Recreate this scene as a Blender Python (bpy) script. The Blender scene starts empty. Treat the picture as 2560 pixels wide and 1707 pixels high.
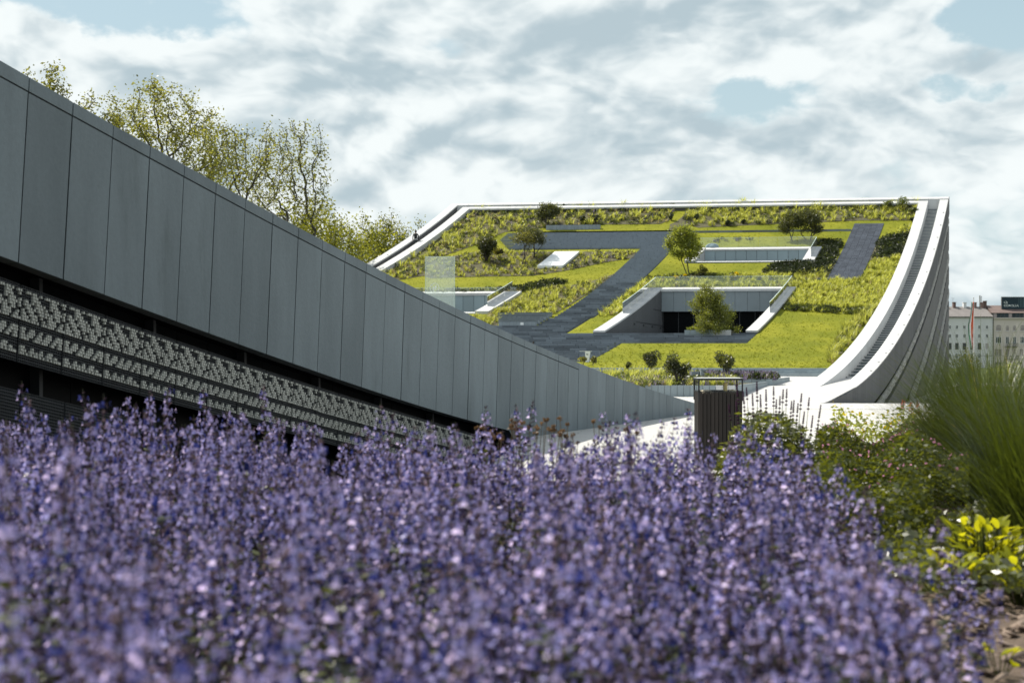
import bpy, bmesh, math, random
import numpy as np
from mathutils import Vector, Matrix

random.seed(7)
RNG = np.random.default_rng(7)
sc = bpy.context.scene
COL = sc.collection
R = math.radians

# ------------------------------------------------------------------ camera, sky, sun, exposure
EYE = 1.75                    # camera height
FPX, CX, HY = 3555.56, 1280.0, 870.7   # focal length in photo pixels, picture centre, horizon row
cam_d = bpy.data.cameras.new('camera')
cam = bpy.data.objects.new('camera', cam_d); COL.objects.link(cam)
cam.location = (0, 0, EYE); cam.rotation_euler = (R(90), 0, 0)
cam_d.lens = 50; cam_d.sensor_width = 36; cam_d.shift_y = 17.2 / 2560
cam_d.clip_start = 0.05; cam_d.clip_end = 6000
cam_d.dof.use_dof = True; cam_d.dof.focus_distance = 27; cam_d.dof.aperture_fstop = 3.0
sc.camera = cam

SUN_VEC = Vector((-.65, .35, 1.0)).normalized()       # towards the sun: behind the left of the picture
sun_d = bpy.data.lights.new('sun', 'SUN'); sun_d.energy = 5.0; sun_d.angle = R(.55); sun_d.color = (1, .94, .83)
sun = bpy.data.objects.new('sun', sun_d); COL.objects.link(sun)
sun.rotation_euler = SUN_VEC.to_track_quat('Z', 'Y').to_euler()
sun.location = (-60, 40, 90)

sc.view_settings.view_transform = 'Standard'; sc.view_settings.look = 'None'
sc.view_settings.gamma = 1; sc.view_settings.use_curve_mapping = False
sc.view_settings.exposure = 0.45
sc.cycles.max_bounces = 7; sc.cycles.diffuse_bounces = 3; sc.cycles.glossy_bounces = 3
sc.cycles.transmission_bounces = 4; sc.cycles.transparent_max_bounces = 12
sc.cycles.use_denoising = True
sc.cycles.sample_clamp_indirect = 6
try: sc.cycles.denoiser = 'OPENIMAGEDENOISE'
except Exception: pass

world = bpy.data.worlds.new('World'); sc.world = world; world.use_nodes = True
wt = world.node_tree; wt.nodes.clear()
def N(tree, typ, **kw):
    n = tree.nodes.new(typ)
    for k, v in kw.items(): setattr(n, k, v)
    return n
def setin(n, **kw):
    for k, v in kw.items(): n.inputs[k.replace('_', ' ')].default_value = v
class NB:                      # small expression builder over a node tree
    def __init__(s, t): s.t = t
    def m(s, op, a, b=None, c=None, clamp=False):
        n = s.t.nodes.new('ShaderNodeMath'); n.operation = op; n.use_clamp = clamp
        for i, v in enumerate((a, b, c)):
            if v is None: continue
            if isinstance(v, (int, float)): n.inputs[i].default_value = v
            else: s.t.links.new(v, n.inputs[i])
        return n.outputs[0]
    def noise(s, vec, scale, detail=5, rough=.55, dist=0, lac=2.0):
        n = s.t.nodes.new('ShaderNodeTexNoise')
        n.inputs['Scale'].default_value = scale; n.inputs['Detail'].default_value = detail
        n.inputs['Roughness'].default_value = rough; n.inputs['Distortion'].default_value = dist
        n.inputs['Lacunarity'].default_value = lac
        if vec is not None: s.t.links.new(vec, n.inputs['Vector'])
        return n.outputs['Fac']
    def mapping(s, vec, loc=(0, 0, 0), scale=(1, 1, 1), rot=(0, 0, 0)):
        n = s.t.nodes.new('ShaderNodeMapping')
        n.inputs['Location'].default_value = loc; n.inputs['Scale'].default_value = scale; n.inputs['Rotation'].default_value = rot
        s.t.links.new(vec, n.inputs['Vector']); return n.outputs[0]
    def mix(s, f, a, b, blend='MIX'):
        n = s.t.nodes.new('ShaderNodeMix'); n.data_type = 'RGBA'; n.blend_type = blend
        for i, v in ((0, f), (6, a), (7, b)):
            if isinstance(v, (int, float)): n.inputs[i].default_value = v
            elif isinstance(v, tuple): n.inputs[i].default_value = (*v[:3], 1)
            else: s.t.links.new(v, n.inputs[i])
        return n.outputs[2]
    def ramp(s, f, a, b, va=0.0, vb=1.0):
        n = s.t.nodes.new('ShaderNodeMapRange'); n.interpolation_type = 'SMOOTHSTEP'
        s.t.links.new(f, n.inputs[0])
        for i, v in ((1, a), (2, b), (3, va), (4, vb)): n.inputs[i].default_value = v
        return n.outputs[0]
def build_sky():
    b = NB(wt)
    out = N(wt, 'ShaderNodeOutputWorld'); bg = N(wt, 'ShaderNodeBackground'); bg.inputs['Strength'].default_value = .1
    wt.links.new(bg.outputs[0], out.inputs[0])
    sky = N(wt, 'ShaderNodeTexSky'); sky.sky_type = 'NISHITA'; sky.sun_disc = False
    sky.sun_elevation = math.asin(SUN_VEC.z); sky.sun_rotation = math.atan2(SUN_VEC.x, SUN_VEC.y)
    sky.air_density = 1.0; sky.dust_density = 2.0; sky.ozone_density = 1.5
    tc = N(wt, 'ShaderNodeTexCoord'); d = tc.outputs['Generated']
    sep = N(wt, 'ShaderNodeSeparateXYZ'); wt.links.new(d, sep.inputs[0])
    x, z = sep.outputs['X'], sep.outputs['Z']
    wv = b.m('SUBTRACT', b.noise(b.mapping(d, loc=(.6, .2, .9), scale=(1, 1, 1.6)), 9, 6, .6), .5); wu = b.m('SUBTRACT', b.noise(b.mapping(d, loc=(.1, .8, .4), scale=(1, 1, 1.6)), 9, 6, .6), .5)
    xw = b.m('ADD', x, b.m('MULTIPLY', wu, .16)); zw = b.m('ADD', z, b.m('MULTIPLY', wv, .07))
    def blob(X, Y, sx, sy):    # soft patch of the cloud cover; direction given by its place in the photo, D pixels
        x0, z0 = (X - 1176) / 3267, (800 - Y) / 3267; n = math.sqrt(1 + x0 * x0 + z0 * z0); x0 /= n; z0 /= n
        qx = b.m('DIVIDE', b.m('SUBTRACT', xw, x0), sx / 3267); qz = b.m('DIVIDE', b.m('SUBTRACT', zw, z0), sy / 3267)
        q = b.m('ADD', b.m('MULTIPLY', qx, qx), b.m('MULTIPLY', qz, qz))
        return b.m('EXPONENT', b.m('MULTIPLY', q, -1))
    def total(lst):
        acc = None
        for X, Y, sx, sy, w in lst:
            v = b.m('MULTIPLY', blob(X, Y, sx, sy), w)
            acc = v if acc is None else b.m('ADD', acc, v)
        return acc
    warp = b.noise(b.mapping(d, loc=(.2, .7, .1), scale=(1, 1, 2)), 5, 4, .5)
    def shifted(dx, dz):
        n = wt.nodes.new('ShaderNodeCombineXYZ'); w = b.m('MULTIPLY', b.m('SUBTRACT', warp, .5), .10)
        wt.links.new(b.m('ADD', b.m('ADD', x, .37 + dx), w), n.inputs[0]); wt.links.new(sep.outputs['Y'], n.inputs[1])
        wt.links.new(b.m('ADD', b.m('MULTIPLY', b.m('ADD', z, .14 + dz), 1.9), b.m('MULTIPLY', w, .7)), n.inputs[2]); return n.outputs[0]
    p = shifted(0, 0)
    def puff(v):              # rounded billows on top of the fractal
        acc = None
        for sc_, w in ((9, .50), (19, .28), (41, .15), (83, .07)):
            q = b.m('MULTIPLY', b.m('ABSOLUTE', b.m('SUBTRACT', b.noise(v, sc_, 0, .5), .5)), w * 4.2)
            acc = q if acc is None else b.m('ADD', acc, q)
        return acc
    def cloudn(v, det): return b.m('ADD', b.m('MULTIPLY', b.noise(v, 7.5, det, .55), .72), b.m('MULTIPLY', puff(v), .36))
    n1 = cloudn(p, 10); n2 = cloudn(shifted(.010, -.015), 6)
    big = b.noise(b.mapping(d, loc=(.9, .3, .5), scale=(1, 1, 2.2)), 3.2, 3, .5)
    bias = total([(330, 20, 360, 62, -.52), (1700, 205, 120, 45, -.40), (1010, 115, 110, 40, -.20), (2310, 20, 130, 75, -.42),
                  (2200, 190, 100, 32, -.36), (700, 265, 110, 45, -.12), (40, 55, 90, 50, .40), (420, 165, 330, 70, .24), (1150, 200, 500, 80, .18),
                  (2000, 120, 300, 60, .24), (750, 60, 250, 60, .20), (1400, 60, 350, 60, .26), (2200, 330, 350, 60, .20), (1300, 340, 600, 60, .14),
                  (1800, 400, 200, 35, -.16), (60, 190, 140, 50, -.06)])
    cov = b.m('SUBTRACT', b.m('ADD', b.m('ADD', b.m('MULTIPLY', n1, .95), b.m('MULTIPLY', big, .30)), bias), b.ramp(z, .3, .9, -.05, .12))
    mask = b.ramp(cov, .43, .66)
    gray = total([(1330, 70, 300, 60, .55), (1490, 395, 200, 40, .60), (800, 310, 150, 45, .40), (1540, 270, 170, 50, .42), (760, 130, 120, 50, .28),
                  (2060, 290, 180, 50, .35), (1900, 65, 250, 35, .45), (1050, 330, 200, 30, .2), (300, 205, 120, 35, .2)])
    gray = b.m('MULTIPLY', gray, b.ramp(n1, .25, .62, .45, 1.35))
    lit = b.m('ADD', b.m('MULTIPLY', b.m('SUBTRACT', n1, n2), 3.8), .66)
    lit = b.m('SUBTRACT', lit, gray)
    lit = b.m('ADD', lit, b.m('MULTIPLY', b.m('SUBTRACT', b.noise(p, 26, 7, .62), .5), .30))
    lit = b.m('ADD', lit, b.m('MULTIPLY', b.ramp(cov, .48, .75, .22, -.12), 1.0))
    lit = b.ramp(lit, -.35, 1.05)
    cloud = b.mix(lit, (3.5, 4.3, 4.7), (6.9, 7.3, 7.3))
    hz = b.ramp(z, .0, .33, .62, .10)
    blue = b.mix(hz, b.mix(b.ramp(z, .1, .8, .72, .15), sky.outputs[0], (3.6, 5.0, 5.4)), (4.7, 5.6, 5.8))
    colr = b.mix(b.m('MULTIPLY', mask, .96), blue, cloud)
    wt.links.new(colr, bg.inputs['Color'])
build_sky()

# ------------------------------------------------------------------ object helpers
def link(o, parent=None):
    COL.objects.link(o)
    if parent is not None: o.parent = parent
    return o
def tag(o, label=None, cat=None, group=None, kind=None):
    if label: o['label'] = label
    if cat: o['category'] = cat
    if group: o['group'] = group
    if kind: o['kind'] = kind
    return o
def empty(name, loc=(0, 0, 0), **kw):
    o = bpy.data.objects.new(name, None); o.location = loc; o.empty_display_size = .2
    return tag(link(o), **kw)
def mesh_np(name, V, Fq, mats, mi=None, smooth=False):
    """V (n,3); Fq: array (k,3|4) or list of arrays."""
    me = bpy.data.meshes.new(name)
    fl = Fq if isinstance(Fq, list) else [Fq]
    fl = [np.asarray(f, dtype=np.int32) for f in fl if len(f)]
    V = np.asarray(V, dtype=np.float32)
    nl = sum(f.size for f in fl); nf = sum(len(f) for f in fl)
    me.vertices.add(len(V)); me.vertices.foreach_set('co', V.ravel())
    me.loops.add(nl); me.polygons.add(nf)
    me.loops.foreach_set('vertex_index', np.concatenate([f.ravel() for f in fl]))
    tot = np.concatenate([np.full(len(f), f.shape[1], dtype=np.int32) for f in fl])
    st = np.concatenate([[0], np.cumsum(tot)[:-1]]).astype(np.int32)
    me.polygons.foreach_set('loop_start', st)
    if mi is not None: me.polygons.foreach_set('material_index', np.asarray(mi, dtype=np.int32))
    if smooth: me.polygons.foreach_set('use_smooth', np.ones(nf, dtype=bool))
    for m in (mats if isinstance(mats, (list, tuple)) else [mats]): me.materials.append(m)
    me.update(calc_edges=True); me.validate()
    return me
class MB:                     # collects boxes, prisms and tubes into one mesh
    def __init__(s): s.v = []; s.f = []; s.mi = []
    def add(s, vs, fs, mi=0):
        o = len(s.v); s.v += [tuple(v) for v in vs]; s.f += [tuple(i + o for i in f) for f in fs]; s.mi += [mi] * len(fs)
    def hexa(s, q, mi=0):     # q: 8 corners, 0-3 bottom ring, 4-7 top ring
        s.add(q, [(3, 2, 1, 0), (4, 5, 6, 7), (0, 1, 5, 4), (1, 2, 6, 5), (2, 3, 7, 6), (3, 0, 4, 7)], mi)
    def box(s, a, b, mi=0):
        (x0, y0, z0), (x1, y1, z1) = a, b
        s.hexa([(x0, y0, z0), (x1, y0, z0), (x1, y1, z0), (x0, y1, z0), (x0, y0, z1), (x1, y0, z1), (x1, y1, z1), (x0, y1, z1)], mi)
    def tube(s, pts, rad, n=6, mi=0, cap=True):
        pts = [Vector(p) for p in pts]; rr = rad if isinstance(rad, (list, tuple)) else [rad] * len(pts)
        vs = []
        for i, p in enumerate(pts):
            d = (pts[min(i + 1, len(pts) - 1)] - pts[max(i - 1, 0)]).normalized()
            a = d.orthogonal().normalized(); c = d.cross(a)
            vs += [p + (a * math.cos(2 * math.pi * k / n) + c * math.sin(2 * math.pi * k / n)) * rr[i] for k in range(n)]
        fs = [(i * n + k, i * n + (k + 1) % n, (i + 1) * n + (k + 1) % n, (i + 1) * n + k) for i in range(len(pts) - 1) for k in range(n)]
        if cap: fs += [tuple(range(n - 1, -1, -1)), tuple(range((len(pts) - 1) * n, len(pts) * n))]
        s.add(vs, fs, mi)
    def lathe(s, prof, c=(0, 0, 0), n=12, mi=0):
        vs = []; k = len(prof)
        for r, z in prof: vs += [(c[0] + r * math.cos(2 * math.pi * i / n), c[1] + r * math.sin(2 * math.pi * i / n), c[2] + z) for i in range(n)]
        fs = [(j * n + i, j * n + (i + 1) % n, (j + 1) * n + (i + 1) % n, (j + 1) * n + i) for j in range(k - 1) for i in range(n)]
        s.add(vs, fs, mi)
    def data(s, name, mats, smooth=False):
        me = bpy.data.meshes.new(name); me.from_pydata(s.v, [], s.f)
        for m in (mats if isinstance(mats, (list, tuple)) else [mats]): me.materials.append(m)
        me.polygons.foreach_set('material_index', s.mi)
        if smooth: me.polygons.foreach_set('use_smooth', [True] * len(s.f))
        me.update(); return me
    def build(s, name, mats, parent=None, smooth=False, **kw):
        return tag(link(bpy.data.objects.new(name, s.data(name, mats, smooth)), parent), **kw)
def obj(name, me, parent=None, **kw): return tag(link(bpy.data.objects.new(name, me), parent), **kw)

# ------------------------------------------------------------------ materials
M = {}
def mat(name, col, rough=.8, metal=0, spec=.3, var=0.0, var_scale=3.0, var_stretch=(1, 1, 1), objvar=0.0, bump=0.0, bump_scale=30.0, fine=0.0, alpha=None, emit=None, dark=None):
    m = bpy.data.materials.new(name); m.use_nodes = True; t = m.node_tree; b = NB(t)
    p = t.nodes['Principled BSDF']
    p.inputs['Roughness'].default_value = rough; p.inputs['Metallic'].default_value = metal
    p.inputs['Specular IOR Level'].default_value = spec
    geo = N(t, 'ShaderNodeNewGeometry'); pos = geo.outputs['Position']
    c = (*col, 1); src = None
    fac = None
    if var > 0:
        n = b.noise(b.mapping(pos, scale=var_stretch), var_scale, 6, .6)
        fac = b.m('ADD', b.m('MULTIPLY', b.m('SUBTRACT', n, .5), var * 4), 1.0)
    if fine > 0:
        n = b.noise(pos, var_scale * 14, 3, .6)
        f2 = b.m('ADD', b.m('MULTIPLY', b.m('SUBTRACT', n, .5), fine * 4), 1.0)
        fac = f2 if fac is None else b.m('MULTIPLY', fac, f2)
    if objvar > 0:
        oi = N(t, 'ShaderNodeObjectInfo')
        f2 = b.m('ADD', b.m('MULTIPLY', b.m('SUBTRACT', oi.outputs['Random'], .5), objvar * 2), 1.0)
        fac = f2 if fac is None else b.m('MULTIPLY', fac, f2)
    if fac is not None:
        comb = N(t, 'ShaderNodeCombineColor')
        for i in range(3): t.links.new(fac, comb.inputs[i])
        src = b.mix(1.0, c, comb.outputs[0], 'MULTIPLY')
    if dark is not None:       # stains with a shape of their own
        dcol, dscale, lo, hi, st = dark
        n = b.noise(b.mapping(pos, scale=st), dscale, 5, .65)
        src = b.mix(b.ramp(n, lo, hi), src if src is not None else c, dcol)
    if src is not None: t.links.new(src, p.inputs['Base Color'])
    else: p.inputs['Base Color'].default_value = c
    if bump > 0:
        n = b.noise(pos, bump_scale, 5, .6); bn = N(t, 'ShaderNodeBump'); bn.inputs['Strength'].default_value = bump; bn.inputs['Distance'].default_value = .05
        t.links.new(n, bn.inputs['Height']); t.links.new(bn.outputs[0], p.inputs['Normal'])
    if emit: p.inputs['Emission Color'].default_value = (*emit[0], 1); p.inputs['Emission Strength'].default_value = emit[1]
    M[name] = m; return m
def leafmat(name, col, trans=.45, tcol=None, var=.25, scale=2.0, gloss=.06, objvar=.1, hue=None):
    m = bpy.data.materials.new(name); m.use_nodes = True; t = m.node_tree; b = NB(t); t.nodes.clear()
    out = N(t, 'ShaderNodeOutputMaterial'); dif = N(t, 'ShaderNodeBsdfDiffuse'); tr = N(t, 'ShaderNodeBsdfTranslucent'); gl = N(t, 'ShaderNodeBsdfGlossy')
    gl.inputs['Roughness'].default_value = .42
    geo = N(t, 'ShaderNodeNewGeometry'); oi = N(t, 'ShaderNodeObjectInfo')
    n = b.noise(geo.outputs['Position'], scale, 4, .6)
    f = b.m('ADD', b.m('MULTIPLY', b.m('SUBTRACT', n, .5), var * 4), 1.0)
    f = b.m('MULTIPLY', f, b.m('ADD', b.m('MULTIPLY', b.m('SUBTRACT', geo.outputs['Random Per Island'], .5), .7), 1.0))
    f = b.m('MULTIPLY', f, b.m('ADD', b.m('MULTIPLY', b.m('SUBTRACT', oi.outputs['Random'], .5), objvar * 2), 1.0))
    comb = N(t, 'ShaderNodeCombineColor')
    for i in range(3): t.links.new(f, comb.inputs[i])
    base = tuple(col)
    src = base
    if hue is not None: src = b.mix(b.ramp(geo.outputs['Random Per Island'], .35, .65), base, hue)
    c1 = b.mix(1.0, src, comb.outputs[0], 'MULTIPLY')
    t.links.new(c1, dif.inputs[0])
    c2 = b.mix(1.0, tuple(tcol or col), comb.outputs[0], 'MULTIPLY'); t.links.new(c2, tr.inputs[0])
    m1 = N(t, 'ShaderNodeMixShader'); m1.inputs[0].default_value = trans
    t.links.new(dif.outputs[0], m1.inputs[1]); t.links.new(tr.outputs[0], m1.inputs[2])
    m2 = N(t, 'ShaderNodeMixShader'); m2.inputs[0].default_value = gloss
    t.links.new(m1.outputs[0], m2.inputs[1]); t.links.new(gl.outputs[0], m2.inputs[2]); t.links.new(m2.outputs[0], out.inputs[0])
    M[name] = m; return m
def glassmat(name, tint=(.86, .95, .93), gloss=.10, veil=0.0):
    m = bpy.data.materials.new(name); m.use_nodes = True; t = m.node_tree; t.nodes.clear()
    out = N(t, 'ShaderNodeOutputMaterial'); tr = N(t, 'ShaderNodeBsdfTransparent'); tr.inputs[0].default_value = (*tint, 1)
    gl = N(t, 'ShaderNodeBsdfGlossy'); gl.inputs['Roughness'].default_value = .02
    fr = N(t, 'ShaderNodeFresnel'); fr.inputs['IOR'].default_value = 1.5
    b = NB(t); f = b.m('ADD', fr.outputs[0], gloss * .5, clamp=True)
    mx = N(t, 'ShaderNodeMixShader'); t.links.new(f, mx.inputs[0]); t.links.new(tr.outputs[0], mx.inputs[1]); t.links.new(gl.outputs[0], mx.inputs[2])
    last = mx
    if veil > 0:               # dusty film on the pane
        df = N(t, 'ShaderNodeBsdfTranslucent'); df.inputs[0].default_value = (.8, .88, .86, 1)
        m3 = N(t, 'ShaderNodeMixShader'); m3.inputs[0].default_value = veil
        t.links.new(mx.outputs[0], m3.inputs[1]); t.links.new(df.outputs[0], m3.inputs[2]); last = m3
    t.links.new(last.outputs[0], out.inputs[0]); M[name] = m; return m

mat('wall_concrete', (.155, .186, .203), .82, spec=.12, var=.16, var_scale=1.3, var_stretch=(1.4, 1.4, .28), objvar=.10, bump=.15, bump_scale=25, fine=.05, dark=((.125, .15, .16), 3.2, .55, .78, (1, 1, .22)))
mat('pale_concrete', (.50, .51, .515), .75, var=.09, var_scale=1.1, var_stretch=(1, 1, .4), objvar=.06, bump=.08, bump_scale=12, fine=.06, dark=((.36, .365, .37), 1.6, .58, .8, (1, 1, .6)))
mat('shaded_side_concrete', (.092, .095, .099), .75, spec=.1, var=.12, var_scale=1.4, var_stretch=(1, 1, .05), objvar=.12, bump=.06, bump_scale=12)  # darker copy of the pale concrete, shade of the side faces in its colour
mat('metal_cladding', (.095, .095, .095), .6, spec=.1, var=.08, var_scale=1.0, var_stretch=(1, 1, .08), objvar=.08)
mat('court_dark', (.035, .036, .038), .9, spec=.1, var=.1)  # near-black tone chosen to cut light bounced from the court onto the soffit
mat('joint_black', (.008, .009, .011), .95, spec=.02)
mat('pixel_block', (.40, .41, .38), .6, spec=.1, var=.12, var_scale=1.5, objvar=.05)
mat('pixel_frame', (.05, .055, .06), .6, spec=.15)
mat('screen_block', (.40, .40, .38), .6, spec=.1)
mat('dark_glass', (.004, .005, .006), .35, spec=.03)
mat('mullion', (.03, .033, .037), .5, metal=.4)
mat('sky_glass_panel', (.24, .32, .36), .15, spec=.6, objvar=.10, var=.08, var_scale=.6)  # blue-grey base colour stands in for the sky reflected in the glass
mat('opening_panel', (.20, .235, .255), .6, objvar=.06, var=.05, var_scale=1.2)
mat('dark_stone', (.155, .180, .205), .8, spec=.15, var=.10, var_scale=2.0, objvar=.30, fine=.08)
mat('bench_stone', (.24, .28, .31), .7, objvar=.08, var=.06, var_scale=2)
mat('tile_slate', (.060, .070, .088), .8, spec=.05, objvar=.16, var=.08, var_scale=2)
mat('stair_stone', (.10, .13, .145), .6, spec=.4, objvar=.15, var=.08, var_scale=2)
mat('planter_panel', (.25, .30, .325), .6, objvar=.08, var=.05, var_scale=1.5)
mat('paving', (.46, .455, .44), .8, var=.04, var_scale=.6, fine=.05)
mat('cobbles', (.46, .46, .455), .85, var=.05, var_scale=.5, bump=.7, bump_scale=9, fine=.10)
mat('soil', (.11, .082, .062), .95, var=.15, var_scale=1.0, bump=.8, bump_scale=14, fine=.2)
mat('roof_soil', (.085, .080, .045), .95, var=.2, var_scale=.8, fine=.2, bump=.5, bump_scale=5)
mat('mulch', (.20, .155, .125), .95, var=.1, objvar=.0, var_scale=9, fine=.2)
mat('park_grass', (.06, .08, .02), .95, var=.2, var_scale=.1)
mat('trunk_bark', (.060, .052, .045), .9, var=.25, var_scale=2.0)
mat('plane_bark', (.060, .056, .050), .9, var=.3, var_scale=.8)
mat('white_panel', (.74, .77, .78), .4, var=.02)
mat('bin_slat', (.020, .016, .014), .6, objvar=.25, var=.12, var_scale=8, var_stretch=(1, 1, .15))
mat('bin_metal', (.035, .037, .04), .45, metal=.5)
mat('bin_top', (.62, .63, .63), .35, metal=.2)
mat('litter_paper', (.72, .66, .50), .8); mat('litter_yellow', (.75, .62, .28), .6)
mat('white_print', (.85, .90, .90), .5)
mat('pictogram_gray', (.12, .13, .14), .6)
mat('skin', (.40, .25, .18), .6); mat('jacket_dark', (.02, .022, .026), .8); mat('jacket_pale', (.42, .44, .46), .8)
mat('trousers', (.05, .055, .065), .85); mat('hair_dark', (.015, .012, .01), .6); mat('pack_dark', (.018, .02, .024), .7)
mat('bird_brown', (.05, .042, .035), .8)
mat('stucco_gray', (.62, .62, .64), .9, var=.06, var_scale=.3); mat('stucco_beige', (.58, .52, .49), .9, var=.06, var_scale=.3)
mat('roof_slate', (.20, .185, .18), .9, var=.2, var_scale=.25, fine=.1); mat('roof_red', (.165, .125, .115), .9, var=.2, var_scale=.3)
mat('chimney_brick', (.17, .115, .105), .9, objvar=.3)
mat('window_frame_white', (.70, .70, .70), .6); mat('window_pane', (.035, .05, .06), .3, spec=.15, objvar=.3); mat('window_brown', (.13, .09, .08), .6)
mat('pane_blind', (.30, .27, .27), .7)
mat('sill_dark', (.10, .10, .10), .7)
mat('billboard_teal', (.012, .032, .048), .4, var=.15, var_scale=.15)
mat('billboard_pale', (.07, .12, .14), .4)
mat('balcony_dark', (.04, .05, .055), .6)
mat('antenna_gray', (.35, .36, .37), .5, metal=.4)
mat('flag_green', (.03, .16, .08), .8); mat('flag_white', (.75, .75, .73), .8); mat('flag_red', (.62, .12, .05), .8)
mat('pole_white', (.62, .63, .63), .5)
glassmat('rail_glass', (.955, .985, .975), .05, veil=.02)
glassmat('sign_glass', (.92, .96, .95), .08, veil=.15)
mat('glass_edge', (.62, .75, .72), .2, spec=.5)

leafmat('lawn_blade', (.15, .17, .016), .45, (.27, .29, .02), var=.2, scale=.8, gloss=.03)
leafmat('feather_grass', (.32, .335, .075), .5, (.55, .56, .085), var=.12, scale=.5, gloss=.04)
leafmat('straw_grass', (.27, .24, .11), .45, (.40, .34, .14), var=.15, scale=.5, gloss=.03)
leafmat('dark_leaf', (.026, .036, .014), .2, (.05, .07, .015), var=.3, scale=.8, gloss=.05)
leafmat('mid_leaf', (.075, .095, .020), .4, (.18, .21, .02), var=.3, scale=.7, gloss=.05)
leafmat('lavender_far', (.20, .17, .26), .35, (.28, .22, .34), var=.2, scale=.6, gloss=.0)
leafmat('white_bloom', (.60, .56, .55), .3, var=.1, gloss=.0)
leafmat('yellow_bloom', (.70, .52, .01), .3, var=.1, gloss=.0)
leafmat('pink_bloom', (.50, .22, .34), .4, var=.2, gloss=.0)
leafmat('red_bloom', (.55, .10, .05), .4, var=.2, gloss=.0)
leafmat('tree_dark_leaf', (.040, .050, .016), .35, (.17, .18, .02), var=.3, scale=.6, gloss=.06)
leafmat('tree_lime_leaf', (.15, .18, .025), .5, (.42, .45, .04), var=.2, scale=.6, gloss=.05)
leafmat('tree_birch_leaf', (.075, .085, .018), .45, (.30, .28, .03), var=.3, scale=.6, gloss=.05)
leafmat('birch_leaf', (.105, .125, .020), .45, (.32, .34, .03), var=.3, scale=.8, gloss=.05)
leafmat('plane_leaf', (.108, .114, .022), .45, (.33, .325, .035), var=.3, scale=.35, gloss=.05)
leafmat('bush_leaf', (.12, .135, .018), .45, (.36, .36, .025), var=.3, scale=.3, gloss=.04)
leafmat('bush_dark', (.050, .065, .018), .4, (.15, .17, .02), var=.3, scale=.3, gloss=.04)
leafmat('catmint_petal', (.345, .325, .645), .18, (.42, .39, .76), var=.32, scale=6, gloss=.02, hue=(.44, .35, .53))
leafmat('catmint_calyx', (.040, .028, .055), .12, (.09, .055, .09), var=.3, scale=6, gloss=.0, hue=(.10, .07, .08))
leafmat('catmint_leaf', (.024, .036, .011), .30, (.16, .18, .012), var=.35, scale=4, gloss=.10, hue=(.05, .06, .014))
leafmat('catmint_bloom_deep', (.04, .05, .19), .3, (.07, .08, .28), var=.2, scale=6, gloss=.0)  # deep blue blooms, also painting the dark of shaded gaps between spikes
leafmat('blade_green', (.038, .058, .010), .36, (.13, .165, .010), var=.3, scale=1.5, gloss=.08)
leafmat('blade_straw', (.34, .28, .12), .4, (.45, .36, .10), var=.2, scale=1.5, gloss=.06)
leafmat('lime_leaf_large', (.20, .22, .014), .5, (.60, .57, .014), var=.15, scale=4, gloss=.015)
leafmat('salvia_leaf', (.045, .058, .016), .45, (.22, .24, .015), var=.3, scale=5, gloss=.10)
leafmat('salvia_spike', (.055, .024, .05), .25, (.12, .05, .09), var=.25, scale=5, gloss=.0)
leafmat('cover_leaf', (.040, .054, .012), .40, (.17, .185, .012), var=.4, scale=2.5, gloss=.03)
leafmat('dry_bloom', (.13, .08, .04), .3, (.24, .13, .05), var=.3, scale=9, gloss=.03)
leafmat('dry_stem', (.17, .12, .06), .2, var=.2, scale=5, gloss=.03)

def lawn_surface(name):
    m = bpy.data.materials.new(name); m.use_nodes = True; t = m.node_tree; b = NB(t); p = t.nodes['Principled BSDF']
    p.inputs['Roughness'].default_value = .95; p.inputs['Specular IOR Level'].default_value = .1
    pos = N(t, 'ShaderNodeNewGeometry').outputs['Position']
    n1 = b.noise(pos, .22, 4, .6); n2 = b.noise(b.mapping(pos, scale=(.45, 1.2, 1)), 4.5, 5, .65); n3 = b.noise(pos, 11, 4, .7)
    c = b.mix(b.ramp(n1, .35, .65), (.138, .156, .014), (.208, .212, .020))
    c = b.mix(b.m('MULTIPLY', b.ramp(n2, .58, .82), .6), c, (.055, .062, .010))  # dark dashes paint the shade between grass tufts into the colour
    c = b.mix(b.m('MULTIPLY', b.ramp(n3, .5, .8), .35), c, (.09, .10, .012))
    t.links.new(c, p.inputs['Base Color'])
    bn = N(t, 'ShaderNodeBump'); bn.inputs['Strength'].default_value = .55; bn.inputs['Distance'].default_value = .08
    t.links.new(b.m('ADD', b.noise(pos, 6, 5, .7), b.m('MULTIPLY', n2, .8)), bn.inputs['Height']); t.links.new(bn.outputs[0], p.inputs['Normal'])
    M[name] = m
lawn_surface('lawn_surface')
def paving_surface():
    m = M['paving']; t = m.node_tree; b = NB(t); p = t.nodes['Principled BSDF']
    pos = N(t, 'ShaderNodeNewGeometry').outputs['Position']
    br = N(t, 'ShaderNodeTexBrick'); t.links.new(b.mapping(pos, rot=(0, 0, .13)), br.inputs['Vector'])
    br.inputs['Color1'].default_value = (.50, .495, .48, 1); br.inputs['Color2'].default_value = (.44, .435, .42, 1); br.inputs['Mortar'].default_value = (.17, .16, .15, 1)
    br.inputs['Scale'].default_value = 1; br.inputs['Mortar Size'].default_value = .012; br.inputs['Brick Width'].default_value = 1.2; br.inputs['Row Height'].default_value = .38
    old = p.inputs['Base Color'].links[0].from_socket
    c = b.mix(.6, old, br.outputs[0]); t.links.new(c, p.inputs['Base Color'])
paving_surface()

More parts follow.
